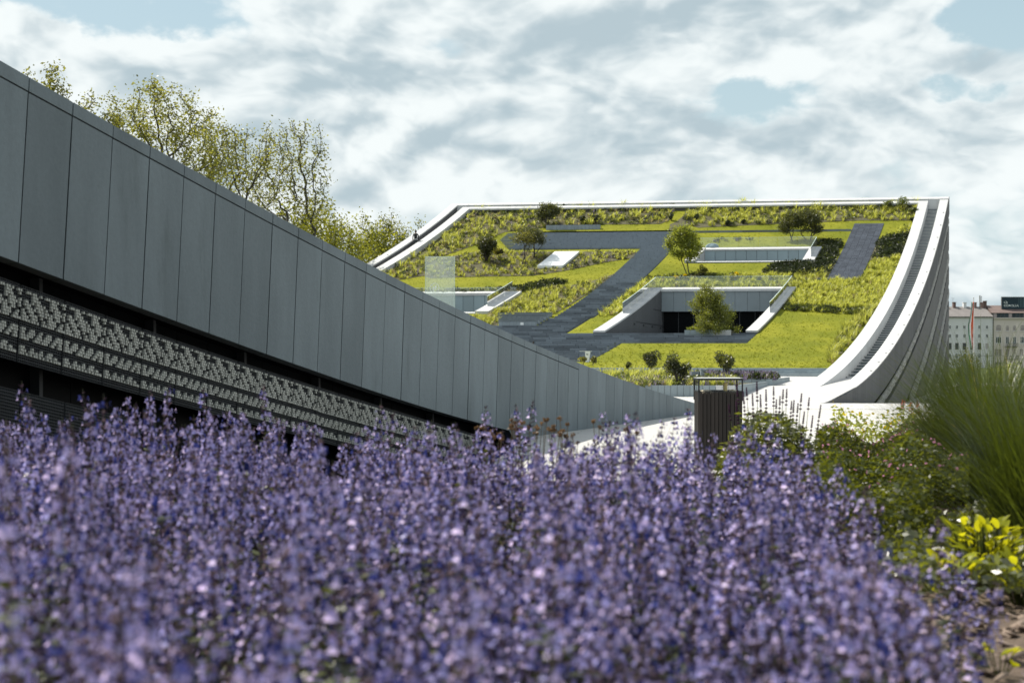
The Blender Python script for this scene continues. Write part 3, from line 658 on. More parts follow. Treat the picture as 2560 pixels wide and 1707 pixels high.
def openings():
    # --- entrance cut into the slope
    t0, t1, m0, m1 = HOLES[0]; fl = Rz(97.4)
    cop = lambda t: Rz(t) + .22
    for (a, b) in ((20.48, 21.3), (9.95, 10.77)):
        mb = MB(); sweep(mb, t0, t1, a, b, cop, lambda t: cop(t) - .13, 12); mb.build('ramp_coping', M['pale_concrete'], FW)
        mb = MB(); sweep(mb, t0 + .02, t1, a + .012, b - .012, lambda t: max(cop(t) - .132, fl - .05), lambda t: fl - .1, 12); mb.build('ramp_wall', M['shaded_side_concrete'], FW)  # wall faces under the coping carry their shade in the concrete colour
    mb = MB(); sweep(mb, t1 - .55, t1, 10.78, 20.47, cop, lambda t: cop(t) - .2, 1); mb.build('opening_coping', M['pale_concrete'], FW)
    zb = EYE + (HY - 778) / FPX * 113.6; e = np.linspace(10.78, 20.47, 11)
    for a, b in zip(e[:-1], e[1:]):
        mb = MB(); sweep(mb, t1 - .42, t1 - .2, a + .01, b - .01, lambda t: cop(t1 - .42) - .19, lambda t: zb, 1); mb.build('wall_panel', M['opening_panel'], FW)
    mb = MB(); sweep(mb, t1 - .2, t1 + .3, 10.5, 20.7, lambda t: cop(t1) - .25, lambda t: zb + .02, 1); mb.build('joint_backing', M['joint_black'], FW)
    mb = MB(); sweep(mb, t0, t1 + 4, m0, m1, lambda t: fl, lambda t: fl - .2, 1); mb.build('entrance_floor', M['bench_stone'], FW)
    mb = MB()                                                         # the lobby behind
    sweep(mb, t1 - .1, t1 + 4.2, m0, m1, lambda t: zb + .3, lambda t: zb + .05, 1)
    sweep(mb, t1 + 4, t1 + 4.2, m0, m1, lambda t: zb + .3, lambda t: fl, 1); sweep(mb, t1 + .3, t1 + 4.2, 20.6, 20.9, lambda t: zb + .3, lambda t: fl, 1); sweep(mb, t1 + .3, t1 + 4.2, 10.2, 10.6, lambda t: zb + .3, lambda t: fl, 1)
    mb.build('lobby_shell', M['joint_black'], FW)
    e = np.linspace(10.8, 20.5, 9)
    for i, (a, b) in enumerate(zip(e[:-1], e[1:])):
        mb = MB(); sweep(mb, t1 + .28, t1 + .32, a + .03, b - .03, lambda t: zb - .05, lambda t: fl + .02, 1); mb.build('pane', M['dark_glass'], FW)
        mb = MB(); sweep(mb, t1 + .24, t1 + .34, b - .03, b + .03, lambda t: zb + .03, lambda t: fl, 1); mb.build('mullion', M['mullion'], FW)
    mb = MB(); sweep(mb, t1 + .2, t1 + .22, 12.6, 12.9, lambda t: fl + 1.35, lambda t: fl + .95, 1); mb.build('door_notice', M['planter_panel'], FW)
    mb = MB(); sweep(mb, t1 - .1, t1 + .1, 11.4, 12.1, lambda t: zb - .04, lambda t: zb - .10, 1); mb.build('ceiling_lamp', M['planter_panel'], FW)
    for (x, y) in [(977, 705), (1112, 725), (1240, 743), (1360, 765)]:
        X, Y = zc(x, y, 1420, 690); u = (X - CX) / FPX; mm = 20.48; t = (CW + mm + u * SK * mm) / (KAP - u); z = EYE + (HY - Y) / FPX * (t + SK * mm)
        mb = MB(); sweep(mb, t - .14, t + .14, mm - .02, mm + .01, lambda q: z + .06, lambda q: z - .06, 1); mb.build('wall_light', M['mullion'], FW)
    for (p, q) in (((1000, 672), (1545, 755)), ((1260, 488), (1440, 525))):   # form joints on the ramp wall
        r = []
        for (x, y) in (p, q):
            X, Y = zc(x, y, 1420, 690); u = (X - CX) / FPX; mm = 20.48; t = (CW + mm + u * SK * mm) / (KAP - u); r.append((t, EYE + (HY - Y) / FPX * (t + SK * mm)))
        mb = MB(); f = lambda t: float(np.interp(t, [r[0][0], r[1][0]], [r[0][1], r[1][1]]))
        sweep(mb, r[0][0], r[1][0], 20.47, 20.49, lambda t: f(t) + .02, lambda t: f(t) - .02, 4); mb.build('form_joint', M['mullion'], FW)
    # --- glass balustrades
    def rail(ts, ms, h, n):
        for i in range(n):
            f0, f1 = (i + .01) / n, (i + .99) / n
            a = (ts[0] + (ts[1] - ts[0]) * f0, ms[0] + (ms[1] - ms[0]) * f0); b = (ts[0] + (ts[1] - ts[0]) * f1, ms[0] + (ms[1] - ms[0]) * f1)
            dt, dm = (0, .02) if ts[0] != ts[1] else (.02, 0); q = []
            za, zb_ = cop(a[0]) - .05, cop(b[0]) - .05
            for k in (0, h):
                q += [pt(a[0] - dt, a[1] + dm, za + k), pt(b[0] - dt, b[1] + dm, zb_ + k), pt(b[0] + dt, b[1] - dm, zb_ + k), pt(a[0] + dt, a[1] - dm, za + k)]
            mb = MB(); mb.hexa(q); P = mb.build('glass_panel', M['rail_glass'], FW)
            q = []
            for k in (h + .002, h + .024):
                q += [pt(a[0] - dt, a[1] + dm, za + k), pt(b[0] - dt, b[1] + dm, zb_ + k), pt(b[0] + dt, b[1] - dm, zb_ + k), pt(a[0] + dt, a[1] - dm, za + k)]
            mb = MB(); mb.hexa(q); mb.build('top_edge', M['glass_edge'], P)
    rail((112.62, 112.62), (10.3, 21.1), .82, 7); rail((103.6, 112.55), (21.1, 21.1), .82, 5); rail((103.6, 112.55), (10.35, 10.35), .82, 5)
    rail((125.0, 125.0), (10.4, 20.6), .85, 6); rail((121.8, 124.9), (10.4, 10.4), .85, 2)
    rail((111.5, 111.5), (32.0, 43.5), .3, 6); rail((106.2, 111.4), (32.3, 32.3), .8, 3); rail((106.2, 111.4), (43.4, 43.4), .8, 3)
    # --- ribbon window
    t0, t1, m0, m1 = HOLES[1]
    for (a, b) in ((9.95, 10.95), (20.05, 20.95)):
        mb = MB(); sweep(mb, t0, t1, a, b, cop, lambda t: Rz(t0) - 1.5, 4); mb.build('opening_coping', M['pale_concrete'], FW)
    mb = MB(); sweep(mb, t0, t0 + .3, 10.96, 20.04, lambda t: Rz(t) + .05, lambda t: Rz(t0) - 1.5, 1); mb.build('opening_coping', M['pale_concrete'], FW)
    mb = MB(); sweep(mb, t1 - .55, t1, 10.96, 20.04, cop, lambda t: cop(t) - .13, 1); mb.build('opening_coping', M['pale_concrete'], FW)
    e = np.linspace(10.96, 20.04, 11)
    for a, b in zip(e[:-1], e[1:]):
        mb = MB(); sweep(mb, t1 - .48, t1 - .4, a + .015, b - .015, lambda t: cop(t1 - .55) - .10, lambda t: Rz(t0) - 1.5, 1); mb.build('pane', M['sky_glass_panel'], FW)
    mb = MB(); sweep(mb, t1 - .4, t1 - .3, 10.9, 20.1, lambda t: cop(t1 - .5) - .2, lambda t: Rz(t0) - 1.5, 1); sweep(mb, t0 + .5, t1 - .3, 10.9, 20.1, lambda t: Rz(t0) - 1.3, lambda t: Rz(t0) - 1.5, 1); mb.build('joint_backing', M['joint_black'], FW)
    mb = MB(); sweep(mb, t0 - .12, t0 - .01, 10.2, 20.8, lambda t: Rz(t0) + .06, lambda t: Rz(t0) - .4, 1); mb.build('drain_channel', M['dark_stone'], FW)
    mb = MB(); c = roof(125.3, 19.6, .05); mb.lathe([(.62, 0), (.62, .12), (.5, .28), (.28, .38), (.0, .42)], c, 16); mb.build('skylight_dome', M['sky_glass_panel'], FW, smooth=True)
    # --- lower left window court
    t0, t1, m0, m1 = HOLES[2]
    for (a, b) in ((31.5, 32.55), (43.2, 44.0)):
        mb = MB(); sweep(mb, t0, t1, a, b, cop, lambda t: Rz(t0) - 1.2, 4); mb.build('opening_coping', M['pale_concrete'], FW)
    mb = MB(); sweep(mb, t1 - .55, t1, 32.56, 43.19, cop, lambda t: cop(t) - .2, 1); mb.build('opening_coping', M['pale_concrete'], FW)
    mb = MB(); sweep(mb, t0, t0 + .35, 32.56, 43.19, lambda t: Rz(t) + .08, lambda t: Rz(t0) - 1.2, 1); mb.build('opening_coping', M['pale_concrete'], FW)
    e = np.linspace(32.56, 43.19, 13)
    for a, b in zip(e[:-1], e[1:]):
        mb = MB(); sweep(mb, t1 - .48, t1 - .4, a + .015, b - .015, lambda t: cop(t1 - .5) - .19, lambda t: Rz(t0) - 1.2, 1); mb.build('pane', M['sky_glass_panel'], FW)
    mb = MB(); sweep(mb, t1 - .4, t1 - .2, 32.5, 43.2, lambda t: cop(t1 - .5) - .2, lambda t: Rz(t0) - 1.2, 1); sweep(mb, t0 + .3, t1 - .3, 32.5, 43.2, lambda t: Rz(t0) - .9, lambda t: Rz(t0) - 1.2, 1); mb.build('joint_backing', M['joint_black'], FW)
    # --- white skylight slab
    mb = MB(); sweep(mb, 119.6, 124.0, 31.05, 33.25, lambda t: Rz(t) + .24, lambda t: Rz(t) - .1, 4); mb.build('skylight_slab', M['white_panel'], FW)
openings()

def terraces():
    """Dark stone terrace steps: rows of blocks along the level lines."""
    rise = .15; rows = []
    def row_t(z):
        lo, hi = 80, 137
        for _ in range(40):
            mid = (lo + hi) / 2
            if Rz(mid) + .10 < z: lo = mid
            else: hi = mid
        return lo
    z = Rz(87.0) + .10
    while z < Rz(130.6):
        t = row_t(z)
        spans = []
        if t < 93.9:
            mr = 18.25; spans.append((mr, 31.0))
        elif t < 97.3: spans.append((9.97, 31.0))
        elif t < 102.9: spans.append((23.35, 31.0 if t < 100.1 else 26.3))
        elif t < 125.3: spans.append((23.1, 26.0))
        elif t < 130.65:
            ml = float(np.interp(t, [125.4, 128.3, 130.65], [38.0, 39.9, 39.88])); spans.append((23.4, ml))
        if 100.1 <= t < 102.9: spans = [(23.3, 26.3)]
        rows.append((t, z, spans)); z += rise
    blocks = []; rd = random.Random(11)
    for i, (t, z, spans) in enumerate(rows):
        tn = rows[i + 1][0] if i + 1 < len(rows) else t + .4
        for (a, b) in spans:
            m = a; first = True
            while m < b - .02:
                L = rd.uniform(.95, 1.25) * (.55 if (first and i % 2) else 1); first = False
                e = min(b, m + L)
                if b - e < .25: e = b
                blocks.append((t, tn, m + .011, e - .011, z, rd.uniform(-.02, .02))); m = e
    def put(mb, bk):
        t, tn, a, b, z, o = bk
        mb.hexa([pt(t + .05, b, z - .22), pt(t + .05, a, z - .22), pt(tn + .06, a, z - .22), pt(tn + .06, b, z - .22), pt(t + .05, b, z - .121), pt(t + .05, a, z - .121), pt(tn + .06, a, z - .121), pt(tn + .06, b, z - .121)])
        mb.hexa([pt(t + o, b, z - .12), pt(t + o, a, z - .12), pt(tn + .06, a, z - .12), pt(tn + .06, b, z - .12), pt(t + o, b, z + o * .4), pt(t + o, a, z + o * .4), pt(tn + .06, a, z + o * .4), pt(tn + .06, b, z + o * .4)])
    blocks.sort(key=lambda q: q[0])
    for bk in blocks[:300]:
        mb = MB(); put(mb, bk); mb.build('terrace_block', M['dark_stone'], FW)
    mb = MB()
    for bk in blocks[300:]: put(mb, bk)
    # the far blocks are one mesh; keep their tone uneven through the stone's own grain
    mb.build('terrace_blocks', M['dark_stone'], FW, kind='stuff')
    # slate field on the right
    e = np.linspace(115.2, 131.9, 46); ms = np.linspace(5.42, 8.1, 6)
    for i, (a, b) in enumerate(zip(e[:-1], e[1:])):
        for c, d in zip(ms[:-1], ms[1:]):
            mb = MB(); o = rd.uniform(.05, .052)
            mb.hexa([roof(a + .012, d - .008, o - .2), roof(a + .012, c + .008, o - .2), roof(b - .005, c + .008, o - .2), roof(b - .005, d - .008, o - .2),
                     roof(a + .012, d - .008, o + .012), roof(a + .012, c + .008, o + .012), roof(b - .005, c + .008, o), roof(b - .005, d - .008, o)])
            mb.build('slate_tile', M['tile_slate'], FW)
    # level kerbs of dark stone
    def kerb(t, m0, m1, h, n, name='kerb_block', m='dark_stone', thick=.3):
        ms = np.linspace(m0, m1, n + 1)
        for a, b in zip(ms[:-1], ms[1:]):
            mb = MB(); z = Rz(t)
            mb.hexa([pt(t, b - .006, z - .2), pt(t, a + .006, z - .2), pt(t + thick, a + .006, z - .2), pt(t + thick, b - .006, z - .2), pt(t, b - .006, z + h), pt(t, a + .006, z + h), pt(t + thick, a + .006, z + h), pt(t + thick, b - .006, z + h)])
            mb.build(name, M[m], FW)
    kerb(129.9, 8.15, 23.35, .20, 14)
    kerb(115.3, 8.15, 23.05, .16, 14)
    kerb(131.2, 31.5, 36.6, .46, 15, 'wall_block', 'bench_stone')
    # stepped benches
    for k in range(6):
        t = 100.16 + k * .62; ml = 29.05 + .25 * k; mr = 26.36; z = Rz(t)
        n = 10; ms = np.linspace(mr, ml, n + 1)
        for i, (a, b) in enumerate(zip(ms[:-1], ms[1:])):
            mb = MB(); mb.hexa([pt(t, b - .005, z - .1), pt(t, a + .005, z - .1), pt(t + .4, a + .005, z - .1), pt(t + .4, b - .005, z - .1), pt(t, b - .005, z + .33), pt(t, a + .005, z + .33), pt(t + .4, a + .005, z + .33), pt(t + .4, b - .005, z + .33)])
            mb.build('bench_block', M['bench_stone'], FW)
        mb = MB(); mb.hexa([pt(t - .03, ml, z + .333), pt(t - .03, mr - .02, z + .333), pt(t + .42, mr - .02, z + .333), pt(t + .42, ml, z + .333), pt(t - .03, ml, z + .37), pt(t - .03, mr - .02, z + .37), pt(t + .42, mr - .02, z + .37), pt(t + .42, ml, z + .37)])
        mb.build('bench_seat', M['dark_stone'], FW)
    mb = MB(); t = 100.14; z = Rz(t); mb.hexa([pt(t - .012, 27.45, z + .08), pt(t - .012, 27.2, z + .08), pt(t - .001, 27.2, z + .08), pt(t - .001, 27.45, z + .08), pt(t - .012, 27.43, z + .28), pt(t - .012, 27.22, z + .28), pt(t - .001, 27.22, z + .28), pt(t - .001, 27.43, z + .28)])
    mb.build('white_notice', M['white_panel'], FW)
    # steps from the cobbles up to the lawn
    for k in range(3):
        t = 84.5 - .35 * (2 - k) - .02; z = Rz(84.5) - .15 * (2 - k) + .02
        for (m0, m1, n) in ((2.76, 10.2, 11), (10.2, 26, 22)):
            ms = np.linspace(m0, m1, n + 1) + (.3 if k % 2 else 0)
            for a, b in zip(ms[:-1], ms[1:]):
                mb = MB(); mb.hexa([pt(t, b - .006, z - .3), pt(t, a + .006, z - .3), pt(t + .4, a + .006, z - .3), pt(t + .4, b - .006, z - .3), pt(t, b - .006, z), pt(t, a + .006, z), pt(t + .4, a + .006, z), pt(t + .4, b - .006, z)])
                mb.build('lawn_step', M['planter_panel'], FW)
    # low light bollards up the edge of the flight
    for i, (t, m) in enumerate([(92.46, 18.26), (91.06, 18.28), (89.65, 18.33), (88.22, 18.43), (86.9, 18.55)]):
        x, y, z = roof(t, m); mb = MB()
        mb.box((x - .07, y - .07, z - .1), (x + .07, y + .07, z + .30)); mb.box((x - .078, y - .078, z + .302), (x + .078, y + .078, z + .325), 1)
        nm = ['uppermost, beside the lawn corner', 'second from the top', 'middle one of five', 'right of the white sign', 'left of the white sign'][i]
        mb.build('stone_bollard', [M['dark_stone'], M['mullion']], label='small dark stone bollard along the terrace steps, ' + nm, cat='bollard', group='bollards along the terrace steps')
terraces()

# ------------------------------------------------------------------ vegetation generators
def blades(n, L, spread, width, droop, seed, segs=3, base_r=.06, mi=0):
    """one tuft of arching blades -> (V, quads, mi)"""
    r = np.random.default_rng(seed); V = []; Q = []; o = 0
    for i in range(n):
        a = r.uniform(0, 2 * math.pi); tilt = abs(r.normal(0, spread)); l = L * r.uniform(.6, 1.1)
        b = np.array([math.cos(a), math.sin(a), 0]) * base_r * math.sqrt(r.uniform(0, 1)); d = np.array([math.cos(a), math.sin(a), 0])
        side = np.array([-math.sin(a), math.cos(a), 0]); p = b.copy(); ang = tilt
        w = width * r.uniform(.7, 1.3)
        for s in range(segs + 1):
            ww = w * (1 - (s / segs) ** 1.6 * .92)
            V += [p - side * ww / 2, p + side * ww / 2]
            if s < segs:
                p = p + (d * math.sin(ang) + np.array([0, 0, 1]) * math.cos(ang)) * l / segs; ang += droop / segs * r.uniform(.6, 1.4)
                Q.append((o + 2 * s, o + 2 * s + 1, o + 2 * s + 3, o + 2 * s + 2))
        o += 2 * (segs + 1)
    return np.array(V), np.array(Q), np.full(len(Q), mi)
def leafcloud(pts, size, seed, mi=0, up=0.2, aspect=.55):
    """diamond leaves at pts"""
    r = np.random.default_rng(seed); n = len(pts)
    d = r.normal(size=(n, 3)); d[:, 2] = np.abs(d[:, 2]) * (1 if up else 1) * up + d[:, 2] * (1 - up); d /= np.linalg.norm(d, axis=1)[:, None] + 1e-9
    e = r.normal(size=(n, 3)); e -= (e * d).sum(1)[:, None] * d; e /= np.linalg.norm(e, axis=1)[:, None] + 1e-9
    s = (size * r.uniform(.6, 1.35, n))[:, None]
    nrm = np.cross(d, e)
    V = np.stack([pts - d * s * .5, pts + e * s * aspect * .5 + nrm * s * .08, pts + d * s * .5, pts - e * s * aspect * .5 + nrm * s * .08], 1).reshape(-1, 3)
    Q = np.arange(4 * n).reshape(n, 4)
    return V, Q, np.full(n, mi)
def blob_pts(n, c, r, seed, shell=.55):
    g = np.random.default_rng(seed); d = g.normal(size=(n, 3)); d /= np.linalg.norm(d, axis=1)[:, None]
    rad = shell + (1 - shell) * g.uniform(0, 1, n) ** .7
    return np.array(c) + d * rad[:, None] * np.array(r)
def merge(parts):
    V = []; Q = []; Mi = []; o = 0
    for v, q, m in parts:
        V.append(v); Q.append(q + o); Mi.append(m); o += len(v)
    return np.concatenate(V), np.concatenate(Q), np.concatenate(Mi)
def scatter(temps, pos, scale, rot, pick):
    parts = []
    for k, (v, q, m) in enumerate(temps):
        s = np.where(pick == k)[0]
        if len(s) == 0: continue
        c, sn = np.cos(rot[s])[:, None], np.sin(rot[s])[:, None]
        X = (v[None, :, 0] * c - v[None, :, 1] * sn) * scale[s][:, None] + pos[s, 0][:, None]
        Y = (v[None, :, 0] * sn + v[None, :, 1] * c) * scale[s][:, None] + pos[s, 1][:, None]
        Z = v[None, :, 2] * scale[s][:, None] + pos[s, 2][:, None]
        VV = np.stack([X, Y, Z], -1).reshape(-1, 3)
        QQ = (q[None] + (np.arange(len(s)) * len(v))[:, None, None]).reshape(-1, q.shape[1])
        parts.append((VV, QQ, np.tile(m, len(s))))
    return merge(parts)
def inpoly(P, poly):
    x, y = P[:, 0], P[:, 1]; ins = np.zeros(len(P), bool); n = len(poly)
    for i in range(n):
        (x0, y0), (x1, y1) = poly[i], poly[(i + 1) % n]
        c = ((y0 > y) != (y1 > y)) & (x < (x1 - x0) * (y - y0) / ((y1 - y0) or 1e-9) + x0); ins ^= c
    return ins

# ------------------------------------------------------------------ planting on the roof
MATS_BED = ['feather_grass', 'straw_grass', 'dark_leaf', 'mid_leaf', 'lavender_far', 'white_bloom', 'yellow_bloom']
def bush_temp(r, h, n, size, seed, mi): return leafcloud(blob_pts(n, (0, 0, h * .5), (r, r, h * .5), seed, .5), size, seed, mi)
TEMP = {
 'feather': [blades(20, .50, .35, .045, 1.5, s, 2, .10, 0) for s in range(4)],
 'tall': [blades(24, .85, .32, .045, 1.3, s + 9, 2, .14, 0) for s in range(3)],
 'straw': [blades(16, .45, .35, .045, 1.3, s + 20, 2, .1, 1) for s in range(3)],
 'dark': [bush_temp(.30, .34, 46, .15, s + 30, 2) for s in range(4)],
 'mid': [bush_temp(.26, .34, 40, .15, s + 40, 3) for s in range(4)],
 'lav': [merge([bush_temp(.24, .30, 24, .12, s + 50, 3), blades(16, .42, .3, .05, .3, s + 51, 1, .16, 4)]) for s in range(3)],
 'white': [merge([bush_temp(.20, .2, 18, .12, s + 60, 3), bush_temp(.22, .26, 16, .12, s + 61, 5)]) for s in range(2)],
 'yellow': [bush_temp(.26, .34, 60, .12, s + 70, 6) for s in range(2)],
}
FREE = [(97.0, 112.9, 9.7, 21.6), (120.6, 125.2, 9.7, 21.2), (104.2, 111.7, 31.2, 44.3), (119.4, 124.2, 30.9, 33.4), (115.0, 132.1, 5.2, 8.3), (97.2, 125.4, 22.9, 26.15), (125.2, 130.8, 23.3, 38.2)]
BEDN = [0]
def bed(name, label, polyS, mix, dens, smin=.7, smax=1.3, soil=True, hole=True):
    """planting bed: outline in photo pixels laid on the roof, filled with a mix of tufts"""
    BEDN[0] += 1; g = np.random.default_rng(100 + BEDN[0])
    P = [tm(*p) for p in polyS]; P = [p for p in P if p]
    a = np.array(P); lo, hi = a.min(0), a.max(0)
    n = int(dens * 1.75 * (hi[0] - lo[0]) * (hi[1] - lo[1])); pts = g.uniform(lo, hi, (n, 2)); pts = pts[inpoly(pts, P)]
    pts = pts[(pts[:, 1] > MI1 + .1) & (pts[:, 1] < ML0 - .1)]
    if hole:
        for h in FREE: pts = pts[~((pts[:, 0] > h[0]) & (pts[:, 0] < h[1]) & (pts[:, 1] > h[2]) & (pts[:, 1] < h[3]))]
    # plants gather in drifts of one kind
    keys = list(mix); w = np.array([mix[k] for k in keys], float); w /= w.sum()
    ph = g.uniform(0, 6, (len(keys), 4)); sc_ = np.zeros((len(pts), len(keys)))
    for k in range(len(keys)):
        sc_[:, k] = np.sin(pts[:, 0] * .9 + ph[k, 0]) * np.cos(pts[:, 1] * .8 + ph[k, 1]) + np.sin(pts[:, 0] * 2.1 + pts[:, 1] * 1.3 + ph[k, 2]) * .7
    sc_ = sc_ * .55 + np.log(w)[None] + g.gumbel(size=sc_.shape) * .8
    ch = sc_.argmax(1)
    T = []; pick = np.zeros(len(pts), int)
    for k, key in enumerate(keys):
        b0 = len(T); T += TEMP[key]; s = ch == k; pick[s] = b0 + g.integers(0, len(TEMP[key]), s.sum())
    pos = np.array([roof(t, m, .0) for t, m in pts])
    V, Q, mi = scatter(T, pos, g.uniform(smin, smax, len(pts)), g.uniform(0, 6.28, len(pts)), pick)
    o = obj(name, mesh_np(name, V, Q, [M[k] for k in MATS_BED], mi), label=label, cat='planting', kind='stuff')
    return o
def soil_sheet(polyS, dz=.03):
    P = [tm(*p) for p in polyS]; P = [p for p in P if p]; bm = bmesh.new()
    vs = [bm.verts.new((p[0], p[1], 0)) for p in P]; bm.faces.new(vs)
    bmesh.ops.triangulate(bm, faces=bm.faces[:])
    for _ in range(3): bmesh.ops.subdivide_edges(bm, edges=[e for e in bm.edges if abs(e.verts[0].co.x - e.verts[1].co.x) > 1.2], cuts=1)
    bmesh.ops.triangulate(bm, faces=bm.faces[:])
    for v in bm.verts: v.co = Vector(roof(v.co.x, v.co.y, dz))
    me = bpy.data.meshes.new('soil_patch'); bm.to_mesh(me); bm.free(); me.materials.append(M['roof_soil'])
    obj('soil_patch', me, FW)
MIXTOP = {'feather': 3, 'mid': 2.2, 'dark': 1.6, 'straw': 1.4, 'lav': .8, 'tall': .6}
B_TOPL = [(1188, 524), (1290, 519), (1500, 514), (1690, 512), (1672, 552), (1650, 561), (1490, 562), (1400, 566), (1330, 573), (1262, 581)]
B_TOPR = [(1725, 514), (2000, 509), (2300, 504), (2285, 552), (2150, 552), (1950, 560), (1745, 570), (1715, 560), (1712, 530)]
B_LEFT = [(905, 705), (960, 668), (1080, 592), (1188, 524), (1262, 581), (1235, 592), (1190, 612), (1110, 640), (1060, 652), (1060, 690), (985, 702), (940, 705)]
B_MID = [(1060, 655), (1110, 645), (1180, 632), (1230, 625), (1262, 628), (1275, 630), (1590, 630), (1585, 645), (1510, 657), (1400, 680), (1330, 690), (1200, 692), (1075, 696), (1060, 690)]
B_LOW = [(1210, 800), (1225, 786), (1290, 748), (1310, 738), (1400, 720), (1490, 700), (1540, 684), (1440, 754), (1372, 792), (1300, 792), (1245, 800), (1244, 815), (1150, 812), (1180, 795)]
B_HEDGE = [(1282, 733), (1295, 722), (1380, 703), (1420, 707), (1400, 718), (1310, 738)]
B_BACK3 = [(1000, 732), (1300, 722), (1300, 733), (1010, 738)]
B_GAP = [(1600, 704), (1700, 702), (1640, 722), (1540, 786), (1470, 798), (1500, 775), (1518, 764)]
B_OVER = [(1655, 722), (1700, 703), (2065, 702), (2000, 722)]
B_DARKM = [(1905, 684), (1925, 668), (1960, 660), (2035, 657), (2056, 624), (2040, 610), (2060, 604), (2110, 606), (2128, 604), (2085, 668), (2060, 690), (1990, 692)]
B_YELM = [(1800, 697), (1890, 688), (1990, 690), (2060, 672), (2088, 660), (2062, 699), (1800, 700)]
B_DARKR = [(2150, 660), (2172, 625), (2190, 606), (2225, 590), (2280, 584), (2266, 640), (2240, 645), (2180, 650)]
B_YELR = [(2148, 700), (2172, 655), (2240, 646), (2262, 640), (2246, 690), (2205, 760), (2185, 776), (1958, 764), (1992, 726), (2066, 703)]
B_STRIP = [(1955, 765), (2183, 776), (2178, 790), (2130, 788), (1950, 776)]
B_EDGE = [(2140, 790), (2184, 778), (2165, 810), (2135, 845), (2105, 880), (2072, 918), (2068, 905), (2080, 870), (2110, 825)]
B_FRONT = [(1690, 690), (1780, 684), (1900, 690), (1900, 699), (1600, 701), (1608, 696)]
B_TINY = [(1768, 602), (1800, 596), (1878, 597), (1880, 602), (1840, 604), (1770, 606)]
B_RUP = [(2240, 580), (2262, 568), (2284, 562), (2280, 583), (2225, 592)]
for P in (B_TOPL, B_LEFT, B_MID, B_LOW, B_TOPR, B_DARKR, B_YELM): soil_sheet(P)
soil_sheet([(1672, 577), (1675, 562), (1690, 556), (1715, 535), (1735, 548), (1712, 577)], .05)
bed('meadow_planting', 'mixed meadow planting along the crest, left half with pale lavender tufts', B_TOPL, MIXTOP, 3.4)
bed('meadow_planting', 'bright tufted meadow along the crest, right half', B_TOPR, {'feather': 6, 'mid': 2, 'dark': 1, 'tall': 1}, 3.6)
bed('meadow_planting', 'mixed meadow along the left edge stair', B_LEFT, {'feather': 4, 'mid': 2.4, 'dark': .8, 'straw': 1.8, 'lav': .4, 'white': .1, 'tall': .7}, 3.2)
bed('meadow_planting', 'meadow planting around the white skylight slab and the left roof trees', B_MID, {'feather': 4.5, 'mid': 1.5, 'dark': .8, 'straw': 1.6, 'lav': .4, 'white': .2}, 3.4, .6, 1.1)
bed('feather_grass_bed', 'pale feather grass between the lower left window and the diagonal steps', B_LOW, {'feather': 7, 'straw': 1.3, 'mid': .7, 'dark': .4, 'white': .15}, 4.6)
bed('evergreen_planting', 'dark evergreen ground shrubs above the lower left window', B_HEDGE, {'dark': 5, 'mid': 1}, 6)
bed('evergreen_planting', 'thin dark planting along the back of the lower left window', B_BACK3, {'dark': 3, 'mid': 2, 'straw': 1}, 4, hole=False)
bed('feather_grass_bed', 'feather grass between the diagonal steps and the entrance', B_GAP, {'feather': 7, 'mid': .8, 'white': .4, 'straw': .8}, 5)
bed('feather_grass_bed', 'feather grass strip above the entrance glass rail', B_OVER, {'feather': 6, 'straw': .8, 'mid': 1}, 5)
bed('evergreen_planting', 'dark evergreen carpet right of the ribbon window', B_DARKM, {'dark': 6, 'mid': .5}, 6.5)
bed('feather_grass_bed', 'rows of feather grass left of the slate field', B_YELM, {'feather': 6, 'straw': 1, 'dark': .5}, 4.6)
bed('evergreen_planting', 'dark evergreen carpet right of the slate field', B_DARKR, {'dark': 6, 'mid': .7, 'straw': .25}, 6.5)
bed('feather_grass_bed', 'broad feather grass slope below the slate field', B_YELR, {'feather': 9, 'straw': .5, 'mid': .3}, 6)
bed('evergreen_planting', 'low dark hedge strip above the right lawn', B_STRIP, {'dark': 2, 'mid': 4, 'feather': .6}, 8, .7, 1.1)
bed('meadow_planting', 'tall grasses and pale blooms along the lower right parapet', B_EDGE, {'tall': 4, 'straw': 1.5, 'mid': 1.2, 'white': .5, 'dark': .8}, 5, .7, 1.15)
bed('meadow_planting', 'low cushions and white blooms along the kerb below the ribbon window', B_FRONT, {'mid': 3, 'dark': 2.5, 'white': .7, 'straw': 1}, 4, .6, 1.0)
bed('evergreen_planting', 'patch of dark cushions behind the ribbon window', B_TINY, {'dark': 4, 'lav': 1}, 3, .6, .9)
bed('feather_grass_bed', 'small yellow grass patch by the upper right parapet', B_RUP, {'feather': 5, 'mid': 1}, 5)
def lawn_grass():
    """short ragged turf that breaks up the lawn's surface"""
    g = np.random.default_rng(5); n = 30000; t = 84.7 + (g.uniform(0, 1, n) ** 1.25) * 51; m = g.uniform(MI1 + .1, ML0 - .1, n); ok = np.ones(n, bool)
    for h in FREE + [(84, 98, 17.9, 31), (93.8, 97.5, 9.8, 31), (97, 102, 22.9, 31)]: ok &= ~((t > h[0]) & (t < h[1]) & (m > h[2]) & (m < h[3]))
    t, m = t[ok], m[ok]
    pos = np.array([roof(a, b, -.01) for a, b in zip(t, m)])
    T = [blades(5, .10, .7, .035, .7, s, 1, .09, 0) for s in range(5)]
    V, Q, mi = scatter(T, pos, g.uniform(.5, 1.1, len(t)), g.uniform(0, 6.28, len(t)), g.integers(0, 5, len(t)))
    obj('lawn_turf', mesh_np('lawn_turf', V, Q, M['lawn_blade'], mi), label='short mown turf on the roof lawns', cat='grass', kind='stuff')
lawn_grass()

